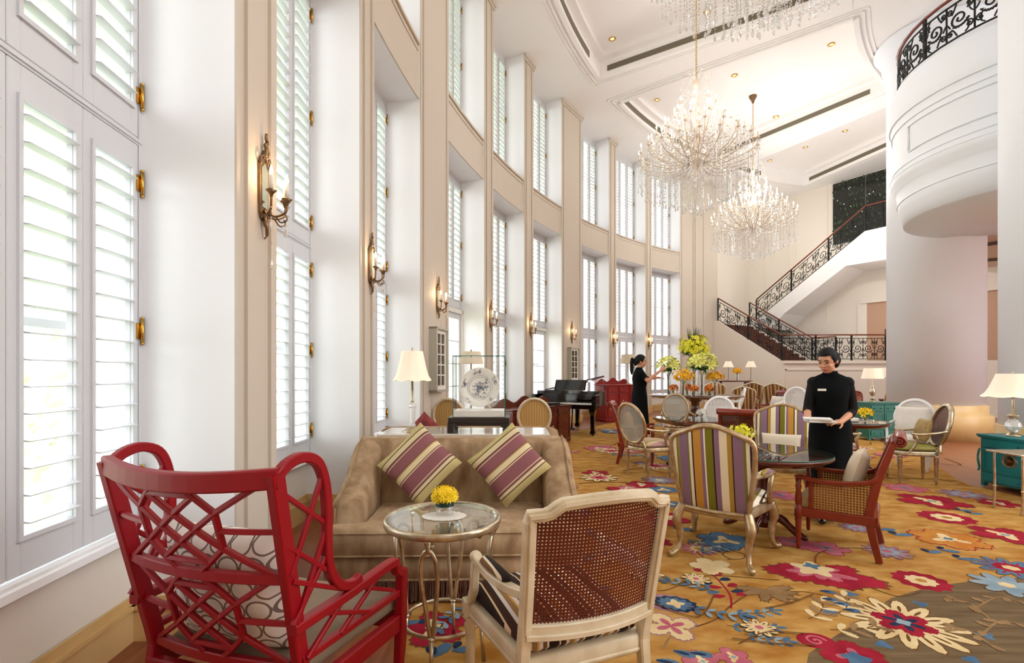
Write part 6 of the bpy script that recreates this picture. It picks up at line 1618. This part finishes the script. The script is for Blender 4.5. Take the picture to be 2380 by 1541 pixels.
def vine(pts, w=.006, c='line', k=1):
    P_ = catmull([(p[0], p[1], 0) for p in pts], 6)
    for a, b in zip(P_[:-1], P_[1:]):
        d = (b - a).normalized(); nn = Vector((-d.y, d.x, 0)) * w; e = d * w * .5
        flat([tuple(v)[:2] for v in (a - nn - e, b - nn + e, b + nn + e, a + nn - e)], c, k)
def peony(x, y, r, rot, c='red', c2='cream', n=5, ctr='lblue', span=2 * pi, out='line'):
    for i in range(n):
        a = rot + span * i / n
        petal(x, y, a, r * 1.04, r * .40, out, 1, .14); petal(x, y, a, r, r * .36, c, 2, .14)
        petal(x, y, a, r * .55, r * .14, c2 if i % 2 else c, 3)
    blob(x, y, r * .24, 6, .2, 0, c2, 4); blob(x, y, r * .12, 4, .2, 0, ctr, 5)
def daisy(x, y, r, n, c, c2, ctr, rot=0):
    for i in range(n):
        a = rot + 2 * pi * i / n; petal(x, y, a, r * 1.03, r * 2.0 / n * 1.02, 'line', 1, .05); petal(x, y, a, r, r * 2.0 / n * .86, c, 2, .05); petal(x + r * .45 * cos(a), y + r * .45 * sin(a), a, r * .3, r * .4 / n, 'line' if c == 'cream' else c2, 3, 0)
    blob(x, y, r * .46, n, .12, 0, c2, 2.5); blob(x, y, r * .22, 6, .1, 0, ctr, 3)
def ringf(x, y, r, c='red', c2='cream'):
    blob(x, y, r, 11, .07, 0, c, 1, N=66); blob(x, y, r * .55, 9, .08, 0, c2, 2, N=54); blob(x, y, r * .2, 5, .1, 0, 'gold', 3)
def sprig(x, y, a, l, n, c1, c2, stem='line', lw=.03):
    pts = [(x + l * q * cos(a + .35 * q), y + l * q * sin(a + .35 * q)) for q in (0, .25, .5, .75, 1)]; vine(pts, .004, stem, 1)
    for i in range(n):
        q = (i + .6) / n; px, py = x + l * q * cos(a + .35 * q), y + l * q * sin(a + .35 * q)
        for sg in (-1, 1): petal(px, py, a + .35 * q + sg * .9, lw * 2.4, lw * .5, c1 if (i + sg) % 2 else c2, 2)
    petal(pts[-1][0], pts[-1][1], a + .35, lw * 2.4, lw * .5, c1, 2)
def g2(u, v): p = gp(u, v); return p.x, p.y
# brown ground sweeping in from the lower right
flat([g2(1862, 1600), g2(1880, 1520), g2(1925, 1490), g2(1990, 1450), g2(2070, 1392), g2(2160, 1365), g2(2260, 1352), g2(2420, 1340), g2(2500, 1420), g2(2500, 1700), g2(1862, 1700)], 'taupe', 0.5)
x, y = g2(1900, 1330)
for a, l, w in ((R(175), .36, .10), (R(200), .30, .10), (R(-35), .40, .11), (R(-70), .30, .12), (R(10), .30, .08), (R(-110), .24, .10), (R(150), .25, .07)): petal(x, y, a, l * 1.05, w * 1.1, 'line', 1, .16); petal(x, y, a, l, w, 'red', 2, .16); petal(x, y, a, l * .6, w * .35, 'pink', 3)
blob(x, y + .05, .12, 5, .25, .3, 'cream', 4); blob(x + .02, y + .10, .05, 4, .3, 0, 'blue', 5)
x, y = g2(2141, 1351); ringf(x, y, .16)
x, y = g2(1570, 1405); blob(x, y, .15, 1, .22, pi, 'mauve', 1, .75, R(-20)); blob(x, y, .13, 12, .08, 0, 'navy', 2, .75, R(-20), 60); blob(x, y, .10, 12, .12, 0, 'blue', 3, .75, R(-20), 60); blob(x, y, .045, 4, .3, 0, 'cream', 4)
x, y = g2(1559, 1457)
for a in (R(20), R(110), R(200), R(290)): petal(x, y, a, .16, .065, 'mauve', 1); petal(x, y, a, .15, .055, 'cream', 2); petal(x, y, a, .09, .02, 'pink', 3); 
x, y = g2(2100, 1449); daisy(x, y, .31, 14, 'cream', 'cream', 'lblue', .1)
for i in range(6):
    a = R(60 * i + 15); petal(x, y, a, .155, .05, 'red', 4); petal(x, y, a, .10, .018, 'navy', 5)
    blob(x + .36 * cos(a + .4), y + .36 * sin(a + .4), .035, 3, .3, i, 'blue', 2)
blob(x, y, .035, 4, .2, 0, 'lblue', 6)
x, y = g2(1896, 1491); blob(x, y, .085, 2, .1, 0, 'red', 2); vine([(x + .055 * (1 - k / 14) * cos(k * .7), y + .055 * (1 - k / 14) * sin(k * .7)) for k in range(14)], .006, 'pink', 3)
x, y = g2(1987, 1530); peony(x, y, .16, .3, 'red', 'pink', 7, 'blue'); blob(x, y - .02, .06, 5, .2, 0, 'blue', 6)
for u, v, r in ((1705, 1530, .09), (1634, 1540, .10)): x, y = g2(u, v); peony(x, y, r, .5, 'pink', 'cream', 5)
for u, v, a in ((1565, 1514, R(-30)), (1525, 1536, R(-20)), (1603, 1519, R(-15))): x, y = g2(u, v); petal(x, y, a, .11, .03, 'blue', 2); petal(x, y, a, .08, .012, 'navy', 3)
vine([g2(1620, 1458), g2(1665, 1440), g2(1700, 1408), g2(1745, 1382), g2(1800, 1378), g2(1880, 1378), g2(1960, 1400), g2(2010, 1420)], .006)
vine([g2(1540, 1510), g2(1560, 1480), g2(1590, 1462)], .006, 'grey')
x, y = g2(1699, 1415)
pts = [g2(1699, 1415), g2(1697, 1385), g2(1670, 1350), g2(1640, 1325)]; vine(pts, .006, 'red', 1)
for u, v, c, a in ((1640, 1330, 'red', 150), (1632, 1343, 'red', 190), (1660, 1340, 'red', 40), (1656, 1356, 'navy', 190), (1673, 1350, 'navy', 20), (1678, 1367, 'red', 170), (1692, 1365, 'red', 30), (1672, 1377, 'blue', 190), (1700, 1377, 'navy', 10), (1686, 1386, 'red', 190), (1712, 1385, 'red', 20)): x, y = g2(u, v); petal(x, y, R(a), .085, .026, c, 2)
x, y = g2(1780, 1372)
for a in (200, 170, 240, -20, -50, -75, 10): petal(x, y, R(a), .2, .04, 'line', 1, .3); petal(x, y, R(a), .185, .032, 'grey', 2, .3)
for u, v, a, l in ((1700, 1425, R(-15), .26), (1690, 1455, R(-25), .26), (1730, 1475, R(-40), .2)): x, y = g2(u, v); sprig(x, y, a, l, 5, 'blue', 'lblue', 'line', .026)
for u, v, a, l in ((1880, 1440, R(25), .3), (1930, 1465, R(-10), .3), (1960, 1420, R(35), .22)): x, y = g2(u, v); sprig(x, y, a, l, 4, 'cream', 'grey', 'line', .04)
for u, v in ((1905, 1375), (1910, 1393), (1937, 1403), (1960, 1418)): x, y = g2(u, v); petal(x, y, R(-15), .09, .026, 'blue', 2); petal(x, y, R(-15), .06, .010, 'navy', 3)
for u, v, r, kind in ((1624, 1277, .15, 'd'), (1684, 1258, .22, 'b'), (1850, 1262, .16, 'p'), (1920, 1275, .17, 'p'), (2204, 1254, .27, 'r'), (2337, 1245, .26, 'R'), (2166, 1166, .34, 'R'), (2200, 1204, .22, 'o'), (2320, 1170, .2, 'R'), (2350, 1322, .22, 'B'), (2062, 1283, .17, 'm'), (2104, 1135, .24, 'p'), (1542, 1139, .17, 'b'), (1555, 1172, .13, 'b'), (1492, 1127, .2, 'R'), (1813, 1152, .22, 'p'), (2240, 1150, .25, 'm'), (1010, 1462, .19, 'R'), (1535, 1262, .1, 'R'), (1385, 1100, .2, 'R'), (1500, 1078, .2, 'm'), (1400, 1040, .25, 'p'), (1990, 1228, .14, 'm')):
    x, y = g2(u, v)
    if kind == 'd': daisy(x, y, r, 14, 'pink', 'cream', 'gold')
    elif kind == 'b': peony(x, y, r, .4, 'blue', 'cream', 6, 'gold', out='navy')
    elif kind == 'p': peony(x, y, r, .9, 'pink', 'mauve', 5, 'blue', out='red')
    elif kind == 'r': peony(x, y, r, .2, 'rust', 'cream', 6, 'blue', out='red')
    elif kind == 'R': peony(x, y, r, .6, 'red', 'cream', 5, 'lblue')
    elif kind == 'B': daisy(x, y, r, 12, 'blue', 'red', 'cream')
    elif kind == 'm': daisy(x, y, r, 11, 'mauve', 'lblue', 'pink')
    elif kind == 'o': ringf(x, y, r)
for u, v, s_, a in ((1050, 1515, .07, 10), (1005, 1530, .09, 60), (980, 1445, .06, 200), (1085, 1450, .07, 30), (2160, 1287, .08, 20), (2185, 1280, .08, -20), (2225, 1300, .08, -10), (2230, 1188, .08, 0), (2258, 1196, .08, 10), (1570, 1232, .12, 0), (2040, 1232, .1, 0), (2080, 1245, .1, 5)):
    x, y = g2(u, v); petal(x, y, R(a), s_ * 1.6, s_ * .4, 'blue', 2); petal(x + .01, y + .02, R(a + 60), s_, s_ * .3, 'navy', 3)
vine([g2(1895, 1310), g2(1900, 1290), g2(1935, 1278), g2(2010, 1276), g2(2080, 1290)], .006); vine([g2(1530, 1375), g2(1560, 1370), g2(1640, 1340), g2(1810, 1350)], .005); vine([g2(2030, 1370), g2(2090, 1388), g2(2140, 1378)], .005)
vine([g2(1620, 1285), g2(1640, 1300), g2(1660, 1315)], .005); vine([g2(1700, 1302), g2(1680, 1290), g2(1700, 1282), g2(1730, 1290), g2(1725, 1300), g2(1690, 1302)], .005)
for (a0, b0, a1, b1) in ((2200, 1400, 2300, 1440), (2260, 1420, 2370, 1400), (2280, 1480, 2360, 1450), (2200, 1470, 2300, 1500)):
    vine([g2(a0, b0), g2((a0 + a1) / 2, (b0 + b1) / 2 - 18), g2(a1, b1)], .006, 'grey')
    for k in range(5):
        q = k / 4; x, y = g2(a0 + (a1 - a0) * q, b0 + (b1 - b0) * q - 18 * sin(pi * q)); petal(x, y, R(40 + 60 * k), .07, .02, 'grey', 2)
x, y = g2(2340, 1362); daisy(x, y, .2, 9, 'lblue', 'lblue', 'cream')
x, y = g2(1660, 1310)
for a in (30, 100, 170, 240, 310): petal(*g2(1655, 1318), R(a), .16, .06, 'cream', 1)
rnd = random.Random(21)
for k in range(210):      # the pattern carries on under the far tables
    x, y = rnd.uniform(-.4, 7.5), rnd.uniform(4.6, 15.5)
    if Vector((x - C0.x, y - C0.y)).length > 15.9 or (x > 5.2 and y < 7.5) or x > 7.2 - .2 * abs(y - 11): continue
    if y < 6.2 and x > 1.5: continue
    r = rnd.uniform(.12, .3); q = rnd.randrange(7)
    if q == 0: peony(x, y, r, rnd.uniform(0, 6), 'red', 'cream')
    elif q == 1: peony(x, y, r, rnd.uniform(0, 6), 'pink', 'cream', 6)
    elif q == 2: peony(x, y, r, rnd.uniform(0, 6), 'blue', 'cream', 6, out='navy')
    elif q == 3: daisy(x, y, r, 10, 'cream', 'pink', 'red')
    elif q == 4: daisy(x, y, r, 12, 'mauve', 'lblue', 'cream')
    elif q == 5: sprig(x, y, rnd.uniform(0, 6), .5, 6, 'blue', 'lblue', 'line', .05)
    else: vine([(x, y), (x + .3, y + rnd.uniform(-.3, .3)), (x + .6, y + rnd.uniform(-.4, .4)), (x + .9, y + rnd.uniform(-.4, .4))], .009)
for k in range(40):       # pattern around the near seats, mostly covered
    x, y = rnd.uniform(-.5, 1.6), rnd.uniform(1.2, 4.4); q = rnd.randrange(3); r = rnd.uniform(.07, .16)
    if q == 0: sprig(x, y, rnd.uniform(0, 6), .3, 5, 'blue', 'lblue', 'line', .03)
    elif q == 1: daisy(x, y, r, 9, 'cream', 'cream', 'pink')
    else: vine([(x, y), (x + .2, y + rnd.uniform(-.2, .2)), (x + .4, y + rnd.uniform(-.2, .2))], .005)
tag(cpt.build('carpet', cmats), 'golden carpet with large red, pink and blue flowers and a brown patch', 'carpet')
# ---------------------------------------------------------------- camera, light
cam = bpy.data.cameras.new('camera'); co = bpy.data.objects.new('camera', cam); COL.objects.link(co)
co.location = (0, 0, EYE); co.rotation_euler = (R(90), 0, 0)
cam.sensor_fit = 'HORIZONTAL'; cam.sensor_width = 36; cam.lens = 36 * F / 2380; cam.shift_y = (HZ - 770.5) / 2380; cam.clip_start = .05; cam.clip_end = 200
sc = bpy.context.scene; sc.camera = co
w = bpy.data.worlds.new('world'); sc.world = w; w.use_nodes = True
bg = w.node_tree.nodes['Background']; bg.inputs[0].default_value = (.91, .955, 1, 1); bg.inputs[1].default_value = WORLD
def plight(name, loc, watts, col, r):
    l = bpy.data.lights.new(name, 'POINT'); l.energy = watts; l.color = col; l.shadow_soft_size = r
    o = bpy.data.objects.new(name, l); o.location = loc; COL.objects.link(o)
for th in (26.5, 48.7, 4.3):
    for k in range(6):
        p = pol(th, 13.6, ZT - 2.72); a = 2 * pi * k / 6
        plight('chandelier_light', (p.x + .72 * cos(a), p.y + .72 * sin(a), p.z), 18 if th > 40 else 12, (1, .96, .91), .08)
for x, y, z, e in ((8.6, 14.2, 6.4, 150), (11.6, 14.4, 6.6, 50), (10.4, 18.2, 6.6, 50), (12.0, 15.3, 4.3, 30), (11.6, 16.0, 3.4, 20)):  # unseen fill lights added to brighten the stairs and back wall
    plight('stair_fill_light', (x, y, z), e, (1, .96, .91), .25)
for x, y in ((8.3, 7.4), (8.2, 9.0), (9.9, 7.6)):  # made-up spots under the balcony, added to brighten the columns and floor
    l = bpy.data.lights.new('balcony_fill_spot', 'SPOT'); l.energy = 70; l.spot_size = R(120); l.spot_blend = 1; l.shadow_soft_size = .08; l.color = (1, .97, .93)
    o = bpy.data.objects.new('balcony_fill_spot', l); o.location = (x, y, 4.2); COL.objects.link(o)
for i in range(8):
    a, b = PIER[i + 1]; th = min(max(th_of(uu[i]), a + (b - a) * .3), a + (b - a) * .7)
    plight('sconce_light', pol(th, RW - .11, 2.60), 2.2, (1, .62, .32), .03)
sc.view_settings.view_transform = 'Standard'; sc.view_settings.look = 'None'; sc.view_settings.gamma = 1; sc.view_settings.use_curve_mapping = False
sc.view_settings.exposure = EXPO
sc.cycles.max_bounces = 8; sc.cycles.diffuse_bounces = 4; sc.cycles.transparent_max_bounces = 20; sc.cycles.use_adaptive_sampling = True; sc.cycles.adaptive_threshold = .02; sc.cycles.caustics_reflective = False; sc.cycles.caustics_refractive = False
sc.cycles.use_denoising = True
